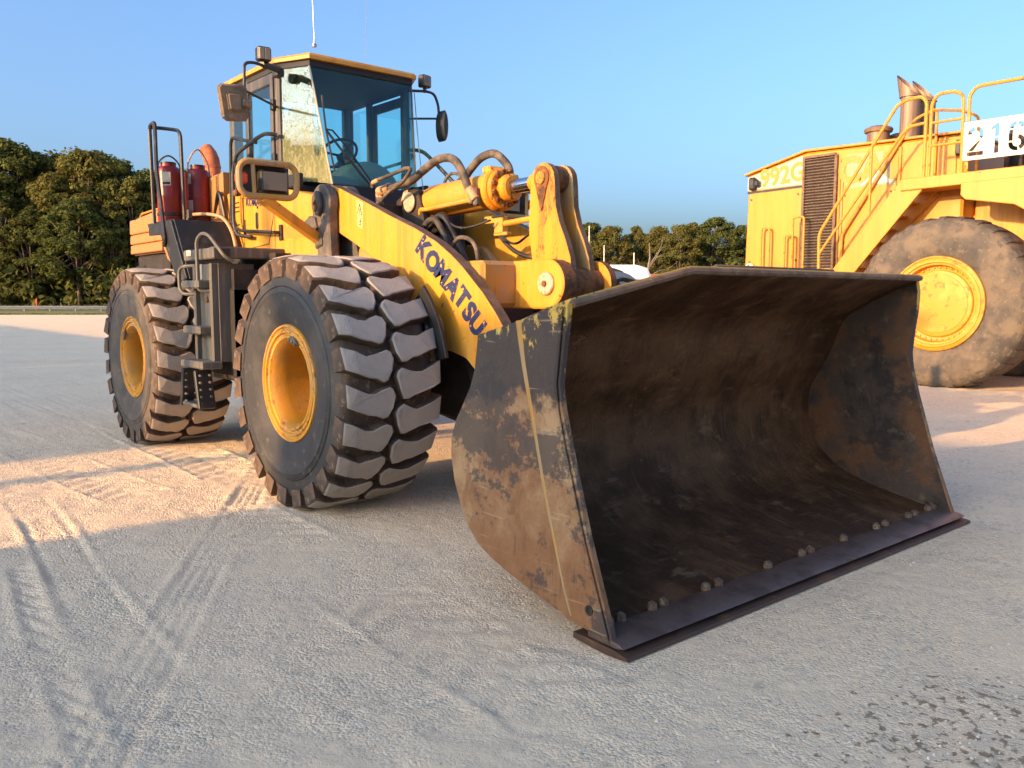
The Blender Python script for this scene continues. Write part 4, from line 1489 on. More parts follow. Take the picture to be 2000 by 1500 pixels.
sb = side_body(-1)
side_body(1)
text('small_lettering', 'KOMATSU', (-2.42, -.7525, 2.478), .105, 'navy', sb, ang=R(-5), bold=.03, sx=1.05)
mb = MB()     # flaked paint patch on the panel
fl = [(-1.88, 2.10), (-1.86, 2.20), (-1.82, 2.24), (-1.78, 2.19), (-1.70, 2.215), (-1.62, 2.175), (-1.52, 2.185), (-1.44, 2.145), (-1.34, 2.16), (-1.26, 2.125), (-1.14, 2.13), (-1.10, 2.07), (-1.4, 2.085), (-1.7, 2.095)]
mb.prism(fl, -.7505, -.7525, 'Y', 0)
mb.build('flaked_patch', 'decal_yellow', sb)

# ---- headlamp on its outrigger
def headlamp(s):
    mb = MB()
    oc = []
    w, h, r = .245, .135, .085
    cx_, cz_ = s * 1.33, 2.488
    for qx, qz, t0 in ((1, 1, 0), (-1, 1, 90), (-1, -1, 180), (1, -1, 270)):
        for k in range(6):
            t = R(t0 + 90 * k / 5)
            oc.append(Vector((-.87, cx_ + qx * (w - r) + r * math.cos(t), cz_ + qz * (h - r) + r * math.sin(t))))
    mb.tube(oc, .026, 10, closed=True)
    mb.tube([Vector((-.87, cx_ + s * .13, cz_ + h)), Vector((-.87, cx_ + s * .12, cz_ - h))], .018, 8)
    fr = mb.build('lamp_guard', 'yellow_dusty', LD)
    mb = MB()
    mb.box((-.985, cx_, cz_), (.012, .46, .25), bev=.003)
    mb.box((-.93, cx_, cz_ + .128), (.12, .38, .012), bev=.003)
    mb.build('lamp_backplate', 'black', fr)
    mb = MB()
    mb.box((-.93, cx_ - s * .065, cz_ - .005), (.10, .245, .185), bev=.022)
    hb = mb.build('headlight', 'black', fr)
    mb = MB()
    mb.box((-.8785, cx_ - s * .065, cz_ - .005), (.008, .205, .148), bev=.003)
    mb.build('lens', 'lens', hb)
    mb = MB()
    mb.box((-.90, cx_ + s * .215, cz_ + .0), (.09, .085, .095), bev=.018)
    mb.build('turn_signal', 'amber', fr)
    mb = MB()
    a, b = Vector((-.90, cx_ + s * .03, cz_ - h - .02)), Vector((-1.02, s * .78, 2.02))
    d = (b - a).normalized()
    x = d.cross(Vector((0, 0, 1))).normalized()
    rm = Matrix((x, d, x.cross(d))).transposed().to_4x4()
    mb.box((a + b) / 2, (.09, (b - a).length + .06, .075), rm, .008)
    mb.box((-1.02, s * .765, 2.02), (.16, .03, .14), bev=.006)
    mb.build('lamp_arm', 'yellow', fr)
    mb = MB()
    for dx in (-.05, .05):
        mb.cyl((-1.02 + dx, s * .775, 1.97), (-1.02 + dx, s * .79, 1.97), .012, 6)
    mb.box((-.91, cx_ + s * .25, cz_ - .12), (.06, .05, .05), bev=.01)
    mb.build('bracket_bolt', 'rust_pin', fr)


headlamp(-1)
headlamp(1)

# ---- steps and platform
def steps(s):
    mb = MB()
    mb.box((-2.15, s * 1.37, 1.935), (.74, .17, .10), bev=.01)
    mb.box((-1.86, s * 1.10, 1.945), (.16, .66, .10), bev=.01)
    mb.box((-2.15, s * 1.08, 1.965), (.60, .60, .03), bev=.004)
    pf = mb.build('platform', 'grey_step', LD)
    mb = MB()
    mb.box((-2.36, s * 1.4605, 1.955), (.12, .006, .055), bev=0)
    mb.build('paper_tag', 'label', pf)
    mb = MB()
    mb.box((-2.13, s * 1.36, 1.40), (.46, .05, .90), bev=.006)
    mb.box((-2.335, s * 1.40, 1.40), (.05, .07, .90), bev=.008)
    mb.box((-1.925, s * 1.40, 1.40), (.05, .07, .90), bev=.008)
    mb.box((-1.905, s * 1.20, 1.40), (.022, .34, .90), bev=.004)
    ld = mb.build('ladder', 'grey_step', LD)
    for z in (1.66, 1.24):
        mb = MB()
        mb.box((-2.20, s * 1.455, z), (.42, .14, .075), bev=.012)
        mb.build('step', 'grey_step', ld)
    mb = MB()
    mb.box((-2.14, s * 1.46, .925), (.54, .20, .07), bev=.012)
    mb.build('step', 'grey_step', ld)
    for x in (-2.36, -1.98):
        mb = MB()
        mb.box((x, s * 1.50, .70), (.045, .16, .36), R(12) if x < -2.2 else R(-14), .008)
        mb.build('rubber_hanger', 'black', ld)
    mb = MB()
    mb.box((-2.18, s * 1.49, .545), (.44, .15, .035), bev=.006)
    mb.build('step', 'grey_step', ld)
    for x in (-2.33, -1.955):
        for j in (0, 1):
            for k in range(5):
                mb = MB()
                mb.cyl((x - .02, s * (1.455 + .09 * j), .57 + .065 * k), (x + .03, s * (1.455 + .09 * j), .57 + .065 * k), .011, 8)
                mb.build('hanger_bolt', 'grey_casting', ld)
    mb = MB()
    mb.cyl((-2.13, s * 1.385, 1.52), (-2.13, s * 1.40, 1.52), .028, 14)
    mb.build('ladder_bolt', 'rust_pin', ld)
    mb = MB()
    mb.box((-2.26, s * 1.388, 1.78), (.05, .006, .14), bev=0)
    mb.build('reflector_sticker', 'cream', ld)
    rail('grab_loop', [(-1.99, s * 1.41, 1.60), (-2.05, s * 1.50, 1.60), (-2.05, s * 1.50, 1.70), (-2.05, s * 1.50, 2.06), (-1.97, s * 1.48, 2.12), (-1.86, s * 1.46, 2.10), (-1.70, s * 1.38, 1.90), (-1.70, s * 1.30, 1.86)], .016, 'grey_step', ld, .06)
    rail('grab_loop', [(-2.34, s * 1.40, 1.84), (-2.48, s * 1.48, 1.835), (-2.56, s * 1.49, 1.80), (-2.56, s * 1.49, 1.62), (-2.48, s * 1.48, 1.57), (-2.34, s * 1.40, 1.575)], .016, 'grey_step', ld, .06)
    mb = MB()
    mb.box((-2.15, s * 1.02, 1.20), (.62, .50, .86), bev=.02)
    mb.build('side_box', 'dark_steel', LD)


steps(-1)
steps(1)

# ---- rear fenders
def fender(s):
    mb = MB()
    # bent sheet: top deck, sloped front, side skirt
    prof = [(-3.78, 2.285), (-3.62, 2.29), (-3.02, 2.29), (-2.62, 1.72), (-2.58, 1.72), (-2.97, 2.32), (-3.62, 2.325), (-3.78, 2.32)]
    mb.prism(prof, s * .72, s * 1.38, 'Y', .004)
    mb.prism([(-3.66, 2.31), (-2.985, 2.31), (-2.60, 1.73), (-2.70, 1.70), (-2.84, 1.70), (-3.22, 2.10), (-3.30, 2.18), (-3.66, 2.19)], s * 1.38, s * 1.41, 'Y', .006)
    o = mb.build('rear_fender', 'black', LD)
    if s < 0:
        rail('grab_rail', [(-3.15, -1.42, 2.06), (-3.10, -1.43, 2.12), (-3.16, -1.42, 2.27), (-3.33, -1.41, 2.85), (-3.36, -1.40, 3.32), (-3.52, -1.40, 3.30), (-3.49, -1.40, 2.30)], .02, 'black', o, .05)
        rail('grab_rail', [(-3.52, -1.40, 3.29), (-3.46, -1.24, 3.285), (-3.34, -1.17, 3.26), (-3.29, -1.17, 3.20), (-3.26, -1.17, 2.30)], .019, 'black', o, .06)
    return o


fender(-1)
fender(1)
for i, (y, x) in enumerate(((-1.20, -3.60), (-.89, -3.60))):
    mb = MB()
    mb.lathe([(.001, 2.325), (.118, 2.325), (.122, 2.34), (.122, 2.60), (.124, 2.61), (.122, 2.62), (.121, 2.85), (.114, 2.89), (.098, 2.912), (.078, 2.918), (.078, 2.945), (.001, 2.945)], (x, y, 0), 'Z', 32)
    tk = mb.build('suppression_tank', 'red', LD, sharp=45)
    tk['label'] = ['red fire suppression tank nearer the rail', 'red fire suppression tank nearer the cab'][i]
    mb = MB()
    mb.lathe([(.076, 2.94), (.080, 2.945), (.078, 2.962), (.001, 2.965)], (x, y, 0), 'Z', 20)
    mb.build('tank_cap', 'black', tk)
    mb = MB()
    t0 = R(-32 - 18 * i)
    for a0, a1, z0, z1 in (((-22, 22, 2.71, 2.85),) if i == 0 else ((-30, -5, 2.75, 2.86), (-30, 2, 2.40, 2.58))):
        ts = [t0 + R(v) for v in np.linspace(a0, a1, 7)]
        for p, q in zip(ts[:-1], ts[1:]):
            rr = .1235
            mb.quad((x + rr * math.cos(p), y + rr * math.sin(p), z0), (x + rr * math.cos(q), y + rr * math.sin(q), z0), (x + rr * math.cos(q), y + rr * math.sin(q), z1), (x + rr * math.cos(p), y + rr * math.sin(p), z1))
    mb.build('tank_label', 'label', tk)
    if i == 0:
        mb = MB()
        ts = [t0 + R(v) for v in np.linspace(-17, 19, 7)]
        for p, q in zip(ts[:-1], ts[1:]):
            rr = .1245
            mb.quad((x + rr * math.cos(p), y + rr * math.sin(p), 2.72), (x + rr * math.cos(q), y + rr * math.sin(q), 2.72), (x + rr * math.cos(q), y + rr * math.sin(q), 2.747), (x + rr * math.cos(p), y + rr * math.sin(p), 2.747))
        mb.build('label_band', 'black_vinyl', tk)
    mb = MB()
    hh = .10 + .10 * i
    mb.tube([Vector((x + .02, y - .115, 2.86)), Vector((x + .02, y - .10, 2.92 + hh * .4)), Vector((x + .02, y, 2.93 + hh)), Vector((x + .02, y + .10, 2.92 + hh * .4)), Vector((x + .02, y + .125, 2.84))], .009, 8, smooth_n=5)
    mb.build('tank_hose', 'hose' if i == 0 else 'fitting', tk)
    mb = MB()
    mb.cyl((x + .12, y + .13, 2.42), (x + .12, y + .13, 2.80), .022, 12)
    mb.cyl((x + .12, y + .13, 2.80), (x + .12, y + .13, 2.86), .03, 12)
    mb.build('gas_cartridge', 'red', tk)
    mb = MB()
    mb.lathe([(.124, 2.40), (.129, 2.405), (.129, 2.43), (.124, 2.435)], (x, y, 0), 'Z', 32)
    mb.build('tank_strap', 'black', tk)
hose([(-3.44, -1.02, 2.42), (-3.2, -.95, 2.41), (-2.98, -.88, 2.36), (-2.85, -.84, 2.22), (-2.75, -.84, 2.05)], .018, 'fitting')
mb = MB()
mb.box((-3.45, -1.05, 2.42), (.06, .05, .10), bev=.008)
mb.build('actuator_valve', 'grey_casting', LD)

# ---- engine hood at the rear
mb = MB()
hp = [(-6.30, 2.10), (-5.05, 2.10), (-4.95, 1.98), (-4.75, 1.95), (-3.2, 1.95), (-3.2, 2.86), (-4.6, 2.80), (-5.4, 2.62), (-6.18, 2.575), (-6.30, 2.50)]
mb.prism(hp, -.80, .80, 'Y', .03)
hd = mb.build('engine_hood', 'orange', LD)
for s in (-1, 1):
    for z0, z1 in ((2.115, 2.225), (2.24, 2.355), (2.37, 2.555)):
        mb = MB()
        mb.prism([(-6.29, z0), (-5.06, z0), (-5.06, z1), (-6.27, z1)], s * .80, s * .83, 'Y', .010)
        mb.build('hood_panel', 'orange', hd)
    rail('hood_rail', [(-6.2, s * .72, 2.585), (-6.1, s * .72, 2.64), (-5.4, s * .72, 2.66), (-5.3, s * .72, 2.74), (-4.7, s * .72, 2.84), (-4.6, s * .72, 2.79)], .014, 'rail_yellow', hd, .04)
mb = MB()
mb.box((-6.12, 0, 1.60), (.40, 1.6, .72), bev=.04)
mb.box((-5.65, 0, 1.95), (1.2, 1.5, .28), bev=.02)
mb.build('counterweight', 'dark_steel', LD)
mb = MB()
mb.tube([(-5.0, -.18, 2.7), (-5.0, -.18, 3.05), (-5.0, -.18, 3.18), (-5.015, -.185, 3.26), (-5.05, -.195, 3.33), (-5.12, -.21, 3.40)], [.098, .098, .098, .097, .094, .088], 24)
mb.lathe([(.10, 3.16), (.104, 3.165), (.104, 3.18), (.10, 3.185)], (-5.0, -.18, 0), 'Z', 24)
mb.build('exhaust_pipe', 'exhaust', LD)
mb = MB()
mb.tube(bend([(-3.1, -.80, 2.35), (-3.16, -.82, 2.60), (-3.22, -.82, 2.66), (-3.4, -.80, 2.40)], .05), .02, 8)
mb.build('grab_handle', 'black', hd)

# ------------------------------------------------------------------ the bigger loader parked behind
BG = empty('mining_loader', (-.55, 12.75, 0), 'giant mustard yellow mining loader with stairs and railings parked behind on the right', 'wheel loader')
YS = 11.3


def big_wheel(x, y, flip):
    mb = MB()
    prof = [(.78, -.50), (.86, -.55), (1.0, -.575), (1.17, -.57), (1.31, -.54), (1.40, -.49), (1.445, -.40), (1.46, -.2), (1.462, 0)]
    prof += [(r, -h) for r, h in prof[-2::-1]]
    mb.lathe(prof, (0, 0, 0), 'Y', 96)
    w = mb.build('wheel', 'rubber_dusty', BG, local=True, sharp=60)
    w.matrix_parent_inverse = world_inv(BG)
    w.location = (x, y, 1.44)
    w.rotation_euler = (0, 0, PI if flip else 0)
    # worn lug remains round the shoulder
    bm = bmesh.new()
    pts = [(-.46, 1.405), (-.36, 1.445), (-.10, 1.455), (.02, 1.455)]
    hw = .055
    rows = []
    for yy, r in pts:
        for t in (-hw, -hw * .7, hw * .7, hw):
            rr = r + (.035 if abs(t) < hw else -.02)
            rows.append(bm.verts.new((rr * math.sin(t), yy, rr * math.cos(t))))
    for i in range(len(pts) - 1):
        for k in range(3):
            f = bm.faces.new((rows[i * 4 + k], rows[i * 4 + k + 1], rows[i * 4 + 5 + k], rows[i * 4 + 4 + k]))
            f.material_index = 0 if k == 1 else 1
    e = [bm.verts.new((1.33 * math.sin(t), -.535, 1.33 * math.cos(t))) for t in (-hw, -hw * .7, hw * .7, hw)]
    for k in range(3):
        f = bm.faces.new((e[k], e[k + 1], rows[k + 1], rows[k]))
    me = bpy.data.meshes.new('lug')
    bm.to_mesh(me)
    bm.free()
    me.materials.append(M['rubber_dusty'])
    me.materials.append(M['groove'])
    for k in range(32):
        o = bpy.data.objects.new('lug', me)
        o.rotation_euler = (0, 2 * PI * k / 32, 0)
        link(o, w, local=True)
    mb = MB()
    mb.lathe([(.74, -.45), (.795, -.50), (.81, -.53), (.80, -.56), (.775, -.57), (.765, -.55), (.745, -.555), (.735, -.57), (.70, -.57), (.69, -.54), (.66, -.535)], (0, 0, 0), 'Y', 72)
    mb.build('rim', 'rim_big', w, local=True, sharp=45)
    mb = MB()
    mb.lathe([(.66, -.535), (.64, -.42), (.60, -.40), (.575, -.40), (.57, -.43), (.555, -.445), (.50, -.455), (.495, -.462), (.30, -.47), (.001, -.475)], (0, 0, 0), 'Y', 64)
    mb.build('hub_cover', 'rim_big', w, local=True, sharp=30)
    mb = MB()
    for k in range(40):
        t = 2 * PI * k / 40
        mb.cyl((math.cos(t) * .617, -.40, math.sin(t) * .617), (math.cos(t) * .617, -.435, math.sin(t) * .617), .018, 6)
    mb.build('wheel_nuts', 'rail_yellow', w, local=True)
    return w


big_wheel(-.67, 11.07, False)
big_wheel(-.67, 14.43, True)
big_wheel(5.35, 11.07, False)
big_wheel(5.35, 14.43, True)

mb = MB()
mb.prism([(-5.05, 1.5), (-4.98, 4.10), (-3.66, 4.42), (-.70, 4.36), (-.62, 4.25), (-.62, 2.6), (-1.8, 2.2), (-2.2, 1.5)], YS, 14.2, 'Y', .04)
hood = mb.build('engine_hood', 'cat_yellow', BG)
mb = MB()
mb.prism([(-5.06, 4.10), (-3.66, 4.43), (-.68, 4.37), (-.68, 4.415), (-3.66, 4.475), (-5.08, 4.135)], YS - .04, 14.24, 'Y', .01)
mb.build('hood_lid', 'cat_yellow', hood)
mb = MB()
mb.prism([(-4.99, 3.80), (-3.72, 3.80), (-3.72, 4.36), (-3.9, 4.32), (-4.985, 4.06)], YS - .006, YS - .002, 'Y', 0)
mb.build('white_band', 'cream', hood)
mb = MB()
mb.prism([(-4.99, 3.72), (-3.72, 3.74), (-3.72, 3.79), (-4.99, 3.77)], YS - .006, YS - .002, 'Y', 0)
mb.build('black_stripe', 'black', hood)
text('model_lettering', '992G', (-4.17, YS - .010, 4.02), .50, 'decal_yellow', hood, ang=R(4), bold=.035, sx=.92)
mb = MB()
mb.box((-4.84, YS - .06, 3.92), (.16, .10, .26), bev=.03)
mb.box((-4.72, YS - .09, 3.92), (.12, .06, .14), bev=.03)
mb.build('tail_lamp', 'black', hood)
# radiator grille with separate slats
mb = MB()
mb.prism([(-3.68, 2.12), (-2.98, 2.12), (-2.98, 4.30), (-3.68, 4.34)], YS - .008, YS - .001, 'Y', 0)
gr = mb.build('side_grille', 'cab_in', hood)
for k in range(38):
    z = 2.16 + k * .0565
    mb = MB()
    mb.box((-3.32, YS - .03, z), (.62, .05, .016), Matrix.Rotation(R(-25), 4, 'X'), .003)
    mb.build('slat', 'edge_rust', gr)
mb = MB()
mb.box((-3.66, YS - .03, 3.22), (.05, .07, 2.22), bev=.008)
mb.box((-2.98, YS - .03, 3.20), (.06, .07, 2.20), bev=.008)
mb.box((-3.32, YS - .03, 4.31), (.66, .07, .05), bev=.008)
mb.build('grille_frame', 'edge_rust', gr)
# faded maker lettering
mb = MB()
mb.prism([(-2.78, 3.62), (-1.82, 3.62), (-1.82, 4.24), (-2.78, 4.26)], YS - .006, YS - .002, 'Y', 0)
mb.build('faded_patch', mat('sun_bleached_patch', (.36, .27, .13), .6, 0, [((.26, .21, .14), 4, .45, .65, STREAK, .7)]), hood)
text('maker_lettering', 'CAT', (-2.30, YS - .010, 3.95), .66, 'decal_yellow', hood, bold=.05, sx=1.0)
mb = MB()
mb.prism([(-2.50, 3.66), (-1.86, 3.66), (-2.16, 3.92)], YS - .014, YS - .011, 'Y', 0)
mb.build('white_triangle', 'white_paint', hood)
mb = MB()
mb.box((-1.74, YS - .02, 3.9), (.05, .04, .75), bev=.008)
mb.prism([(-1.68, 3.6), (-.75, 3.6), (-.75, 4.28), (-1.68, 4.30)], YS - .03, YS - .005, 'Y', .008)
mb.build('hood_door', 'cat_yellow', hood)
mb = MB()
for xa in (-3.715, -2.90, -2.84, -1.80):
    mb.box((xa, YS - .0035, 3.0), (.014, .005, 1.9 if xa < -3 else 2.4), bev=0)
mb.box((-4.35, YS - .0035, 2.02), (1.25, .005, .012), bev=0)
mb.build('panel_seam', 'black_vinyl', hood)
for xa, za in ((-3.80, 3.62), (-4.9, 3.6), (-4.9, 2.3), (-3.8, 2.3), (-2.8, 3.5), (-2.8, 2.6), (-1.9, 3.5)):
    mb = MB()
    mb.cyl((xa, YS - .002, za), (xa, YS - .02, za), .022, 10)
    mb.build('panel_bolt', 'edge_rust', hood)
mb = MB()
mb.box((-.70, YS - .06, 4.12), (.10, .12, .26), bev=.02)
mb.build('door_latch', 'black', hood)
for x, y, z in ((-2.08, 12.3, 5.40), (-2.04, 12.86, 5.38)):
    mb = MB()
    mb.tube([(x, y, 4.3), (x, y, z - .25), (x, y, z)], .175, 28)
    st = mb.build('exhaust_stack', 'stack', BG)
    mb = MB()
    bm = mb.bm
    lo, hi = [], []
    for k in range(28):
        t = 2 * PI * k / 28
        cx_, sy_ = math.cos(t), math.sin(t)
        lo.append(bm.verts.new((x + .20 * cx_, y + .20 * sy_, z - .04)))
        hi.append(bm.verts.new((x - .05 + .22 * cx_, y + .20 * sy_, z + .20 - .22 * cx_)))
    for k in range(28):
        f = bm.faces.new((lo[k], lo[(k + 1) % 28], hi[(k + 1) % 28], hi[k]))
        f.smooth = True
    mb.build('stack_tip', 'stack', st)
for x, y, z in ((-2.64, 12.2, 4.82), (-2.45, 12.75, 4.72)):
    mb = MB()
    mb.lathe([(.21, 4.3), (.21, z - .06), (.255, z - .05), (.27, z), (.25, z + .03), (.15, z + .07), (.001, z + .085)], (x, y, 0), 'Z', 28)
    mb.build('air_precleaner', 'stack', BG, sharp=30)
# stairs
mb = MB()
mb.prism([(-2.74, 1.95), (-2.30, 1.90), (-1.02, 3.42), (-.98, 3.60), (-1.40, 3.62)], 10.66, 10.72, 'Y', .008)
mb.prism([(-2.74, 1.95), (-2.30, 1.90), (-1.02, 3.42), (-.98, 3.60), (-1.40, 3.62)], 11.22, 11.28, 'Y', .008)
stairs = mb.build('stairs', 'cat_yellow', BG)
for k in range(7):
    t = (k + .5) / 7
    mb = MB()
    mb.box((-2.52 + 1.33 * t, 10.97, 1.97 + 1.60 * t), (.26, .50, .035), bev=.006)
    mb.build('tread', 'cat_yellow', stairs)
mb = MB()
mb.prism([(-1.40, 3.40), (2.9, 3.46), (2.9, 3.63), (-1.40, 3.60)], 10.62, 11.28, 'Y', .01)
mb.prism([(-.38, 3.44), (3.2, 3.46), (3.2, 2.4), (1.2, 2.55), (.45, 3.02), (-.30, 3.16), (-.38, 3.24)], 10.60, 10.66, 'Y', .01)
mb.build('deck', 'cat_yellow', BG)
mb = MB()
mb.prism([(-2.2, 1.4), (-1.9, 2.6), (-.6, 3.0), (-.6, 3.38), (4.4, 3.40), (4.4, 1.2), (.9, 1.0), (-1.0, 1.2)], 11.75, 13.75, 'Y', .03)
mb.build('chassis', mat('rust_streaked_body_paint', (.62, .28, .03), .55, 0, [((.45, .17, .03), 2.2, .42, .62, STREAK, .8), (RUST, 5, .6, .7, STREAK, .7)]), BG)
mb = MB()
mb.box((-1.2, 11.5, 3.2), (.06, .5, .5), R(45), .006)
mb.build('deck_strut', 'cat_yellow', BG)
mb = MB()
mb.cyl((-.55, 11.0, 1.41), (-.55, 14.5, 1.41), .36, 24)
mb.cyl((5.35, 11.0, 1.41), (5.35, 14.5, 1.41), .36, 24)
mb.prism([(3.6, 1.1), (6.4, 1.0), (6.6, 1.8), (5.2, 3.2), (3.8, 3.2)], 11.85, 13.65, 'Y', .03)
mb.build('axle_frame', 'dark_steel', BG)
mb = MB()
mb.box((1.9, 12.7, 4.55), (1.9, 1.9, 1.8), bev=.06)
cb = mb.build('cab', 'van_glass', BG)
mb = MB()
mb.box((1.9, 12.7, 5.52), (2.2, 2.2, .14), bev=.04)
for dx in (-.95, .95):
    for dy in (-.95, .95):
        mb.box((1.9 + dx, 12.7 + dy, 4.55), (.12, .12, 1.82), bev=.02)
mb.build('cab_frame', 'cat_yellow', cb)
RY = 'rail_yellow'
rail('handrail', [(-2.94, 10.69, 2.02), (-2.96, 10.69, 2.75), (-1.55, 10.69, 4.90), (-1.36, 10.69, 4.97), (-1.12, 10.69, 4.97), (-1.04, 10.69, 4.86), (-1.04, 10.69, 3.60)], .030, RY, BG, .12)
rail('handrail', [(-2.94, 10.69, 2.38), (-2.0, 10.69, 3.66), (-1.42, 10.69, 4.42), (-1.30, 10.69, 4.50), (-1.05, 10.69, 4.52)], .026, RY, BG, .12)
rail('handrail', [(-1.98, 10.67, 4.24), (-1.98, 10.67, 3.00)], .028, RY, BG)
rail('handrail', [(-2.80, 11.24, 2.05), (-2.80, 11.24, 2.75), (-1.50, 11.24, 4.72), (-1.10, 11.24, 4.85), (-1.10, 11.24, 3.6)], .026, RY, BG, .12)
rail('handrail', [(-.955, 10.69, 3.60), (-.955, 10.69, 4.82), (-.86, 10.69, 4.97), (-.56, 10.69, 4.96), (-.44, 10.69, 4.86), (-.42, 10.69, 3.60)], .030, RY, BG, .12)
for z in (4.50, 4.12):
    rail('handrail', [(-.95, 10.69, z), (-.43, 10.69, z)], .024, RY, BG)
rail('handrail', [(-.95, 10.69, 4.72), (-.6, 11.0, 4.70), (-.4, 11.24, 4.60), (-.4, 11.24, 3.6)], .024, RY, BG, .1)
rail('handrail', [(-.345, 10.69, 3.62), (-.345, 10.69, 4.86), (-.24, 10.69, 4.98), (2.9, 10.69, 4.98), (3.0, 10.69, 4.9), (3.0, 10.69, 3.6)], .030, RY, BG, .12)
rail('handrail', [(1.3, 10.69, 3.6), (1.3, 10.69, 4.98)], .028, RY, BG)
for x0, x1, y, zt in ((-4.55, -4.36, 11.18, 2.98), (-4.0, -3.80, 11.18, 2.80), (-3.74, -3.50, 11.05, 3.14)):
    rail('grab_bar', [(x0, YS, 1.95), (x0, y, 2.0), (x0, y, zt), (x1, y, zt), (x1, y, 2.0), (x1, YS, 1.95)], .022, RY, BG, .07)
mb = MB()
mb.lathe([(.07, -.08), (.11, -.05), (.11, .0), (.05, .02)], (-4.86, YS - .02, 2.16), 'Y', 16)
mb.build('rear_light', 'white_paint', BG)


# fleet number plate, the figures are cut out of the sheet
def number_plate():
    cu = bpy.data.curves.new('fleet_number_plate', 'CURVE')
    cu.dimensions = '2D'
    cu.fill_mode = 'BOTH'
    cu.extrude = .006
    def poly(pts):
        sp = cu.splines.new('POLY')
        sp.points.add(len(pts) - 1)
        for i, (a, b) in enumerate(pts):
            sp.points[i].co = (a, b, 0, 1)
        sp.use_cyclic_u = True
    def band(cx, cy, ro, ri, a0, a1, n=12, ky=1.0):
        o = [(cx + ro * math.cos(R(t)), cy + ky * ro * math.sin(R(t))) for t in np.linspace(a0, a1, n)]
        i = [(cx + ri * math.cos(R(t)), cy + ky * ri * math.sin(R(t))) for t in np.linspace(a1, a0, n)]
        return o + i
    poly([(-.38, 3.79), (.80, 3.79), (.80, 4.41), (-.38, 4.41)])
    # 2
    x = -.19
    poly(band(x, 4.195, .125, .060, 175, 100, 8))
    poly(band(x, 4.195, .125, .060, 82, -38, 12))
    poly([(x + .085, 4.10), (x + .03, 4.075), (x - .115, 3.935), (x - .03, 3.935)])
    poly([(x - .125, 3.92), (x + .125, 3.92), (x + .125, 3.855), (x - .125, 3.855)])
    # 1
    x = .13
    poly([(x - .03, 4.12), (x + .035, 4.12), (x + .035, 4.33), (x - .015, 4.33), (x - .085, 4.27), (x - .085, 4.22), (x - .03, 4.25)])
    poly([(x - .03, 3.86), (x + .035, 3.86), (x + .035, 4.10), (x - .03, 4.10)])
    # 6
    x = .43
    poly(band(x, 3.985, .125, .060, 172, 280, 12))
    poly(band(x, 3.985, .125, .060, -65, 80, 12))
    poly([(x - .125, 4.02), (x - .062, 4.02), (x - .062, 4.19), (x - .125, 4.19)])
    poly(band(x, 4.20, .125, .060, 172, 100, 8))
    poly(band(x, 4.20, .125, .060, 82, 20, 8))
    tmp = bpy.data.objects.new('tmp', cu)
    COL.objects.link(tmp)
    bpy.context.view_layer.update()
    me = bpy.data.meshes.new_from_object(tmp.evaluated_get(bpy.context.evaluated_depsgraph_get()))
    bpy.data.objects.remove(tmp)
    me.transform(Matrix.Translation((0, 10.62, 0)) @ Matrix.Rotation(R(90), 4, 'X'))
    me.materials.clear()
    me.materials.append(M['white_paint'])
    return link(bpy.data.objects.new('number_plate', me), BG)


number_plate()
for x in (-.33, .75):
    mb = MB()
    mb.box((x, 10.665, 4.1), (.05, .03, .9), bev=.004)
    mb.build('plate_bracket', RY, BG)
mb = MB()
mb.box((.35, 12.2, 4.0), (.9, .9, .9), bev=.03)
for k in range(4):
    mb.cyl((-.05 + .22 * k, 11.6, 3.6), (-.05 + .22 * k, 11.6, 4.3 + .05 * (k % 2)), .05, 12)
mb.build('hydraulic_tank', 'dark_steel', BG)

# ------------------------------------------------------------------ things between and behind
CAMP = Vector((5.763, -4.362, 0))
FW = Vector((math.cos(R(139.723)), math.sin(R(139.723)), 0))
RT = Vector((math.sin(R(139.723)), -math.cos(R(139.723)), 0))


def spot(px, d):
    """ground point at distance d along the viewing direction, px across a 2000 px wide picture"""
    p = CAMP + FW * d + RT * ((px - 1000) / 1660 * d)
    return Vector((p.x, p.y, 0))


# white van
p = spot(1266, 20)
VAN = empty('white_van', p, 'white high roofed van parked far behind the bucket with a dark tinted side window', 'van')
ang = math.atan2(-RT.y, -RT.x)
VM = Matrix.Translation(p) @ Matrix.Rotation(ang, 4, 'Z')     # local +x runs from the van's rear to its front
def vbuild(mb, name, m, par):
    mb.bm.transform(VM)
    return mb.build(name, m, par)
mb = MB()
side = [(0, .45), (.02, 1.25), (.07, 1.95), (.20, 2.20), (.45, 2.27), (3.7, 2.27), (4.0, 2.18), (4.75, 1.45), (5.5, 1.25), (5.62, .95), (5.62, .45)]
mb.prism(side, -1.0, 1.0, 'Y', .06)
vb = vbuild(mb, 'body', 'white_vinyl', VAN)
for x0, x1 in ((.18, .95), (1.05, 2.2), (2.3, 3.4)):
    for s in (-1, 1):
        mb = MB()
        mb.prism([(x0 + .02, 1.30), (x1, 1.30), (x1, 1.95), (x0 + .10, 1.95)], s * 1.0, s * 1.012, 'Y', .003)
        vbuild(mb, 'window', 'van_glass', VAN)
mb = MB()
mb.prism([(4.05, 2.10), (4.70, 1.50), (4.74, 1.52), (4.09, 2.14)], -.85, .85, 'Y', .003)
vbuild(mb, 'windscreen', 'van_glass', VAN)
for x in (1.0, 4.6):
    for s in (-1, 1):
        mb = MB()
        mb.cyl((x, s * .80, .36), (x, s * 1.02, .36), .36, 28, bev=.05)
        vbuild(mb, 'wheel', 'rubber', VAN)
mb = MB()
mb.box((1.75, 0, 2.325), (.22, .8, .10), bev=.03)
vbuild(mb, 'roof_beacon', 'cream', VAN)

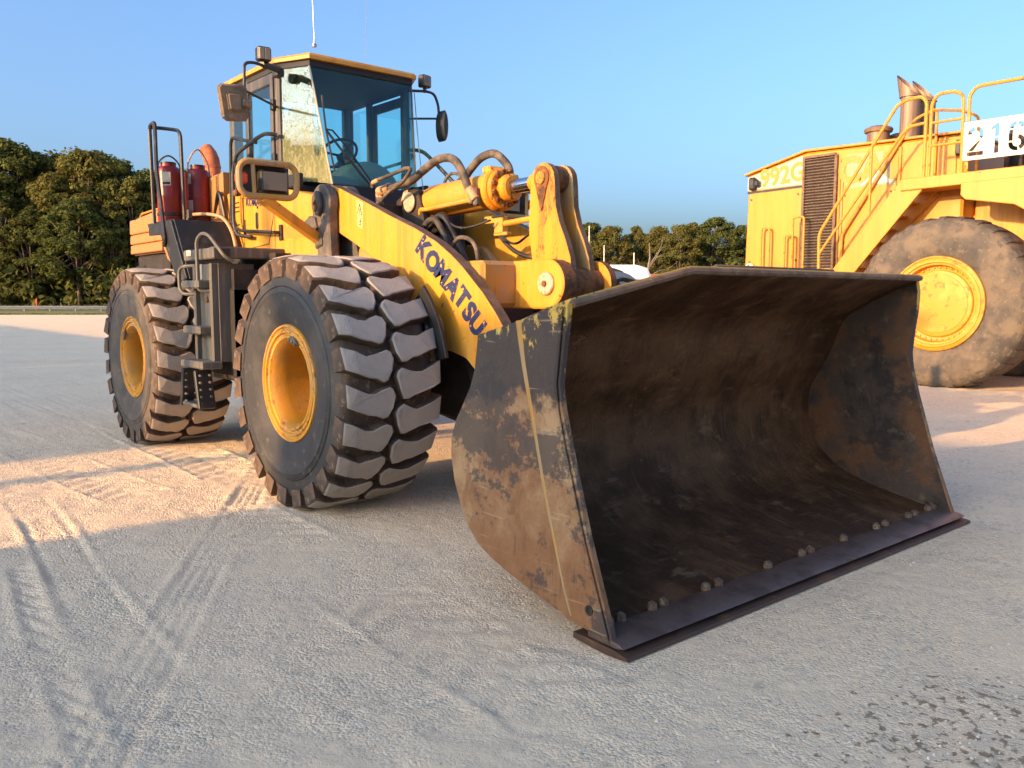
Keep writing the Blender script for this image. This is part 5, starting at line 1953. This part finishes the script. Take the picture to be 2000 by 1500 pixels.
# small yellow machine beyond the van
p = spot(1292, 30)
SM = empty('compact_loader', p, 'small yellow compact machine with dark roof far behind the bucket rim', 'compact loader')
VM = Matrix.Translation(p) @ Matrix.Rotation(ang, 4, 'Z')
mb = MB()
mb.prism([(-1.2, .4), (1.2, .4), (1.3, 1.1), (.6, 1.2), (.5, 1.5), (-1.1, 1.9), (-1.3, 1.2)], -.7, .7, 'Y', .05)
vbuild(mb, 'body', 'cat_yellow', SM)
mb = MB()
mb.prism([(-.7, 2.20), (.7, 2.20), (.6, 2.36), (-.6, 2.36)], -.6, .6, 'Y', .04)
vbuild(mb, 'roof', 'exhaust', SM)
mb = MB()
for x in (-.6, .6):
    for s in (-1, 1):
        mb.box((x, s * .55, 1.85), (.08, .08, .75), bev=.01)
vbuild(mb, 'roof_posts', 'black', SM)
for x in (-.75, .75):
    for s in (-1, 1):
        mb = MB()
        mb.cyl((x, s * .65, .42), (x, s * .92, .42), .42, 24, bev=.06)
        vbuild(mb, 'wheel', 'rubber', SM)


def light_pole(px, d, h, lab, arm=True, r=.09, bend_top=False, pos=None):
    p = spot(px, d) if pos is None else Vector(pos)
    mb = MB()
    mb.tube([p + Vector((0, 0, -.1)), p + Vector((0, 0, h))], [r, r * .6], 10)
    o = mb.build('light_pole', 'concrete_pole', None)
    tag(o, lab, 'pole')
    if arm:
        mb = MB()
        q = p + Vector((0, 0, h))
        mb.tube([q, q + RT * .5 + Vector((0, 0, .25)), q + RT * 1.1 + Vector((0, 0, .3))], .04, 8)
        mb.box(q + RT * 1.3 + Vector((0, 0, .28)), (.5, .3, .12), bev=.03)
        mb.build('lamp_head', 'concrete_pole', o)
    return o


light_pole(1149, 92, 9.2, 'tall pale light pole standing in front of the trees right of the bucket lever', arm=False)
light_pole(1178, 60, 5.2, 'thin pale pole rising behind the white van roof', arm=False, r=.05)
light_pole(1236, 45, 3.9, 'short pale pole just above the white van', arm=False, r=.05)
light_pole(0, 0, 9.5, 'light pole outside the picture on the sunward side of the yard', r=.17, pos=(-3.05, -25.0, 0))


# unseen container stacks, added to block the sun and throw the long foreground shadow
def blocker_container_mesh(L, m):
    mb = MB()
    pts = []
    n = int(L / .28)
    for k in range(n):
        x = L * k / n
        for dx, dy in ((0, 0), (.06, .035), (.14, .035), (.20, 0)):
            pts.append((x + dx, dy))
    back = [(x, 2.44 - y) for x, y in pts[::-1]]
    mb.prism(pts + [(L, 0), (L, 2.44)] + back + [(0, 2.44)], .12, 2.47, 'Z', 0)
    mb.box((L / 2, 1.22, .06), (L, 2.44, .118), bev=0)
    mb.box((L / 2, 1.22, 2.53), (L, 2.44, .118), bev=0)
    for x in (.07, L - .07):
        for y in (-.02, 2.46):
            mb.box((x, y, 1.295), (.16, .10, 2.58), bev=.01)
    bm = mb.bm
    me = bpy.data.meshes.new('container')
    bmesh.ops.recalc_face_normals(bm, faces=bm.faces)
    bm.to_mesh(me)
    bm.free()
    me.materials.append(M[m])
    return me


CM = [blocker_container_mesh(12.19, 'container_a'), blocker_container_mesh(12.19, 'container_b')]
names = ['nearest the big bucket', 'second from the gap', 'beside the gap on the far side', 'second beyond the gap', 'third beyond the gap', 'fourth beyond the gap']
for i, x in enumerate((-1.0, 11.4, -16.4, -28.8, -41.2, -53.6)):
    if i == 1:
        continue
    for lv in range(3):
        o = bpy.data.objects.new('sun_blocker_container', CM[(i + lv) % 2])
        o.location = (x, -28.65, lv * 2.595)
        link(o)
        tag(o, '%s %s sun-blocking container added outside the picture, %s' % (('lowest', 'middle', 'topmost')[lv], ('rust red', 'blue')[(i + lv) % 2], names[i]), 'container', 'unseen containers added to block the sun')

# ------------------------------------------------------------------ guard rail, verge, trees
a, b = spot(-500, 83), spot(1500, 83)
d = (b - a).normalized()
nrm = Vector((-d.y, d.x, 0))
mb = MB()
prof = [(-.02, .48), (.04, .53), (.04, .58), (-.02, .63), (.04, .68), (.04, .73), (-.02, .78)]
for (u0, z0), (u1, z1) in zip(prof[:-1], prof[1:]):
    mb.quad(a - nrm * u0 + Vector((0, 0, z0)), b - nrm * u0 + Vector((0, 0, z0)), b - nrm * u1 + Vector((0, 0, z1)), a - nrm * u1 + Vector((0, 0, z1)))
gr = mb.build('guard_rail', 'galv', None)
tag(gr, 'long steel guard rail along the far edge of the yard', 'guard rail')
L = (b - a).length
for k in range(int(L / 2.5)):
    q = a + d * (k * 2.5) + nrm * .10
    mb = MB()
    mb.box(q + Vector((0, 0, .35)), (.12, .12, .78), Matrix.Rotation(math.atan2(d.y, d.x), 4, 'Z'), 0)
    mb.build('post', 'galv', gr)
p = spot(76, 84.5)
mb = MB()
mb.tube([p, p + Vector((0, 0, 1.45)), p + Vector((0, 0, 1.5))], [.09, .09, .05], 10)
o = mb.build('marker_post', 'amber', None)
tag(o, 'small orange marker post behind the guard rail on the left', 'marker post')

# grassy verge
def grass_strip(n, seed):
    r = np.random.default_rng(seed)
    px = r.uniform(-600, 1700, n)
    dd = r.uniform(78.5, 100, n)
    t = (px - 1000) / 1660 * dd
    x = CAMP.x + FW.x * dd + RT.x * t
    y = CAMP.y + FW.y * dd + RT.y * t
    h = r.uniform(.2, .6, n) * np.where(dd < 85, .3, 1)
    z0 = np.maximum(0, dd - 85) * .07
    w = r.uniform(.10, .30, n)
    a_ = r.uniform(0, PI, n)
    lean = r.uniform(-.2, .2, (n, 2))
    c_, s_ = np.cos(a_) * w, np.sin(a_) * w
    v = np.stack([np.stack([x - c_, y - s_, z0 - .1], -1), np.stack([x + c_, y + s_, z0 - .1], -1), np.stack([x + lean[:, 0], y + lean[:, 1], z0 + h], -1)], 1).reshape(-1, 3)
    f = np.arange(3 * n).reshape(-1, 3)
    me = bpy.data.meshes.new('grass')
    me.from_pydata(v.tolist(), [], f.tolist())
    me.materials.append(M['grass'])
    return link(bpy.data.objects.new('grass', me))


tag(grass_strip(48000, 8), 'strip of rough grass along the far verge', 'grass', kind='stuff')
mb = MB()
A0, B0, C0, D0 = spot(-2500, 79), spot(3500, 79), spot(3500, 130), spot(-2500, 130)
mb.quad(A0 + Vector((0, 0, .03)), B0 + Vector((0, 0, .03)), C0 + Vector((0, 0, 3.0)), D0 + Vector((0, 0, 3.0)))
tag(mb.build('verge_bank', 'hill', None), kind='structure')


def leaf_cloud(centres, radii, per, size, seed, flat=.75):
    r = np.random.default_rng(seed)
    C = np.repeat(np.array(centres), per, 0)
    RR = np.repeat(np.array(radii), per)
    n = len(C)
    u = r.normal(size=(n, 3))
    u /= np.linalg.norm(u, axis=1)[:, None]
    rad = RR * r.random(n) ** .42
    P = C + u * rad[:, None] * np.array([1, 1, flat])
    nrm_ = u + r.normal(size=(n, 3)) * .6 + np.array([0, 0, .3])
    nrm_ /= np.linalg.norm(nrm_, axis=1)[:, None]
    t = np.cross(nrm_, r.normal(size=(n, 3)))
    t /= np.linalg.norm(t, axis=1)[:, None]
    b_ = np.cross(nrm_, t)
    s = size * r.uniform(.55, 1.35, n)[:, None]
    v = np.stack([P - t * s, P - b_ * s * .55, P + t * s, P + b_ * s * .55], 1).reshape(-1, 3)
    return v


def cloud_mesh(name, v, m):
    f = np.arange(len(v)).reshape(-1, 4)
    me = bpy.data.meshes.new(name)
    me.vertices.add(len(v))
    me.vertices.foreach_set('co', v.ravel())
    me.loops.add(f.size)
    me.loops.foreach_set('vertex_index', f.ravel())
    me.polygons.add(len(f))
    me.polygons.foreach_set('loop_start', np.arange(0, f.size, 4))
    me.polygons.foreach_set('loop_total', np.full(len(f), 4))
    me.update(calc_edges=True)
    me.materials.append(M[m])
    return me


def tree_proto(seed, H, W, low, m, clumps=64, per=120, leaf=.23):
    r = random.Random(seed)
    mb = MB()
    top = H * .80
    lean = Vector((r.uniform(-.5, .5), r.uniform(-.5, .5), 0))
    trunk = [Vector((0, 0, -.3)), Vector((0, 0, H * .2)) + lean * .3, Vector((0, 0, H * .5)) + lean, Vector((0, 0, top)) + lean * 1.4]
    mb.tube(trunk, [.026 * H * .7, .020 * H * .7, .013 * H * .7, .004 * H], 8)
    cs, rs = [], []
    for k in range(clumps):
        z = H * (low + (1 - low) * r.random() ** .85)
        f = (z / H - low) / (1 - low)
        prof_ = math.sin(PI * min(1, .18 + .80 * f)) ** .7
        a_ = r.uniform(0, 2 * PI)
        q = W * prof_ * (.35 + .65 * r.random() ** .6)
        c = Vector((math.cos(a_) * q, math.sin(a_) * q, z)) + lean
        cs.append(c)
        rs.append(W * r.uniform(.13, .28))
        if k % 3 == 0:
            h0 = H * r.uniform(low * .6, .6)
            s0 = Vector((0, 0, h0)) + lean * (h0 / H)
            mb.tube([s0, s0.lerp(c, .5) + Vector((0, 0, -.03 * H)), c], [.008 * H, .005 * H, .002 * H], 5)
    bm = mb.bm
    tm = bpy.data.meshes.new('trunk')
    bm.to_mesh(tm)
    bm.free()
    tm.materials.append(M['bark'])
    v = leaf_cloud([tuple(c) for c in cs], rs, per, leaf, seed)
    return tm, cloud_mesh('crown', v, m)


PROTO = [tree_proto(11, 18, 4.6, .22, 'leaf', 125, 150), tree_proto(12, 18, 5.2, .30, 'leaf', 125, 150), tree_proto(13, 18, 3.8, .20, 'leaf_warm', 110, 140),
         tree_proto(14, 18, 5.6, .34, 'leaf_warm', 120, 140), tree_proto(15, 18, 4.2, .16, 'leaf', 115, 150)]


def tree(px, dd, h, k, lab, wide=1.0, group=None):
    p = spot(px, dd)
    e = empty('tree', p + Vector((0, 0, max(0, (dd - 85) * .066))), lab, 'tree', group)
    rz = random.uniform(0, 2 * PI)
    for nm, me in zip(('trunk', 'crown'), PROTO[k]):
        o = bpy.data.objects.new(nm, me)
        o.rotation_euler = (0, 0, rz)
        sc_ = h / 18
        o.scale = (sc_ * wide, sc_ * wide, sc_)
        link(o, e, local=True)
    return e


LT = [(128, 101, 17.0, 3, 1.2, 'tall tree rising behind the dip of the left wood'), (210, 102, 17.4, 0, 1.1, 'tall tree at the back of the left wood near the handrail'), (270, 95, 14.2, 2, 1.0, 'yellowish tree left of the first red tank'), (-60, 96, 19, 1, 1.15, 'tall tree cut by the left edge of the picture'), (35, 97, 18.2, 0, 1.2, 'tall green tree at the far left of the wood'),
      (120, 94, 14.6, 2, 1.1, 'lower yellow-green tree leaning out of the left wood'), (88, 100, 17.2, 4, 1.1, 'tree behind the low yellow-green one in the left wood'),
      (185, 97, 17.0, 3, 1.1, 'tall broad tree just left of the black handrail'), (245, 98, 16.2, 1, 1.0, 'tree directly behind the black handrail'),
      (228, 93, 11.6, 2, .9, 'small pale tree in front of the wood beside the orange hood'), (300, 98, 15.0, 0, 1.1, 'tree behind the red tanks'),
      (365, 98, 15.2, 4, 1.1, 'tree seen between the two red tanks'), (430, 99, 14.6, 3, 1.1, 'tree behind the rusty exhaust pipe'),
      (5, 92, 12.5, 4, 1.2, 'dark lower tree at the left edge behind the guard rail'), (160, 91.5, 11.5, 1, 1.3, 'dark bushy tree in the middle of the left wood'),
      (70, 91.5, 10.5, 4, 1.3, 'dark tree with many pale stems low in the left wood')]
for px, dd, h, k, w, lab in LT:
    tree(px, dd, h * .97, k, lab, w, 'trees of the left wood')
RTR = [(1150, 118, 12.3, 1, 1.1, 'tree right beside the tall bucket lever'), (1195, 116, 11.6, 3, 1.1, 'tree above the white van roof'),
       (1240, 118, 11.8, 2, 1.0, 'tree between the van and the bare tree'), (1282, 117, 11.6, 3, 1.0, 'tree just right of the bare tree'),
       (1322, 116, 11.8, 3, 1.0, 'warm tinted tree in the middle of the right treeline'), (1350, 119, 12.4, 2, 1.2, 'yellow-brown tree left of the tallest one'),
       (1392, 118, 13.2, 1, 1.25, 'tallest rounded tree of the right treeline'), (1440, 118, 11.9, 4, 1.1, 'tree at the edge of the big yellow loader'),
       (1480, 118, 11.6, 0, 1.1, 'tree half hidden by the rear of the big loader'), (1100, 118, 11.8, 0, 1.1, 'tree behind the bucket lever'),
       (1040, 118, 11.0, 3, 1.2, 'tree seen under the tilt cylinder, right one'), (960, 118, 11.0, 1, 1.2, 'tree seen through the gap behind the lift arm')]
for px, dd, h, k, w, lab in RTR:
    tree(px, dd, h * .76, k, lab, w * 1.1, 'trees of the right treeline')

# bare tree
p = spot(1262, 104) + Vector((0, 0, 1.2))
BT = empty('bare_tree', p, 'bare grey tree with forked branches in front of the right treeline', 'tree')
mb = MB()
mb.tube([p + Vector((0, 0, -.5)), p + Vector((0, 0, 3.0)), p + RT * .3 + Vector((0, 0, 5.2)), p + RT * .2 + Vector((0, 0, 7.0))], [.20, .17, .11, .05], 8)
mb.build('trunk', 'bark_pale', BT)
for q in ([(.25, 4.6), (1.2, 5.9), (2.4, 6.6), (3.4, 6.8)], [(.2, 3.6), (-1.0, 4.8), (-1.5, 6.0)], [(.3, 5.0), (2.0, 7.6), (2.2, 9.0)], [(.1, 3.2), (1.6, 4.2), (3.2, 4.6), (4.6, 5.6)], [(1.2, 5.9), (1.8, 7.0), (2.9, 8.2)]):
    mb = MB()
    mb.tube([p + RT * u * .8 + Vector((0, 0, z * .85)) for u, z in q], [.085, .07, .055, .045, .04, .035, .03, .025, .02, .02], 6, smooth_n=3)
    mb.build('branch', 'bark_pale', BT, merge=False)


# the wood behind and beside the single trees reads as one mass
def woodland(seed):
    r = np.random.default_rng(seed)
    cs, rs = [], []
    for px0, px1, d0, d1, h0, n in ((-1500, 450, 98, 118, 15.2, 560), (430, 1150, 108, 135, 8.0, 200), (1050, 1700, 121, 140, 7.6, 190), (-400, 480, 89.5, 95, 4.5, 110), (900, 1600, 108, 116, 4.0, 90)):
        for _ in range(n):
            px = r.uniform(px0, px1)
            dd = r.uniform(d0, d1)
            p = spot(px, dd)
            z = (dd - 85) * .066 + h0 * r.uniform(.08, 1.0) * (0.80 + .2 * math.sin(px * .031) + .08 * math.sin(px * .11))
            cs.append((p.x, p.y, z))
            rs.append(r.uniform(1.2, 2.4))
    return cloud_mesh('woodland', leaf_cloud(cs, rs, 70, .42, seed), 'leaf')


o = link(bpy.data.objects.new('woodland', woodland(21)))
tag(o, 'dense dark green wood behind the single trees', 'woodland', kind='stuff')
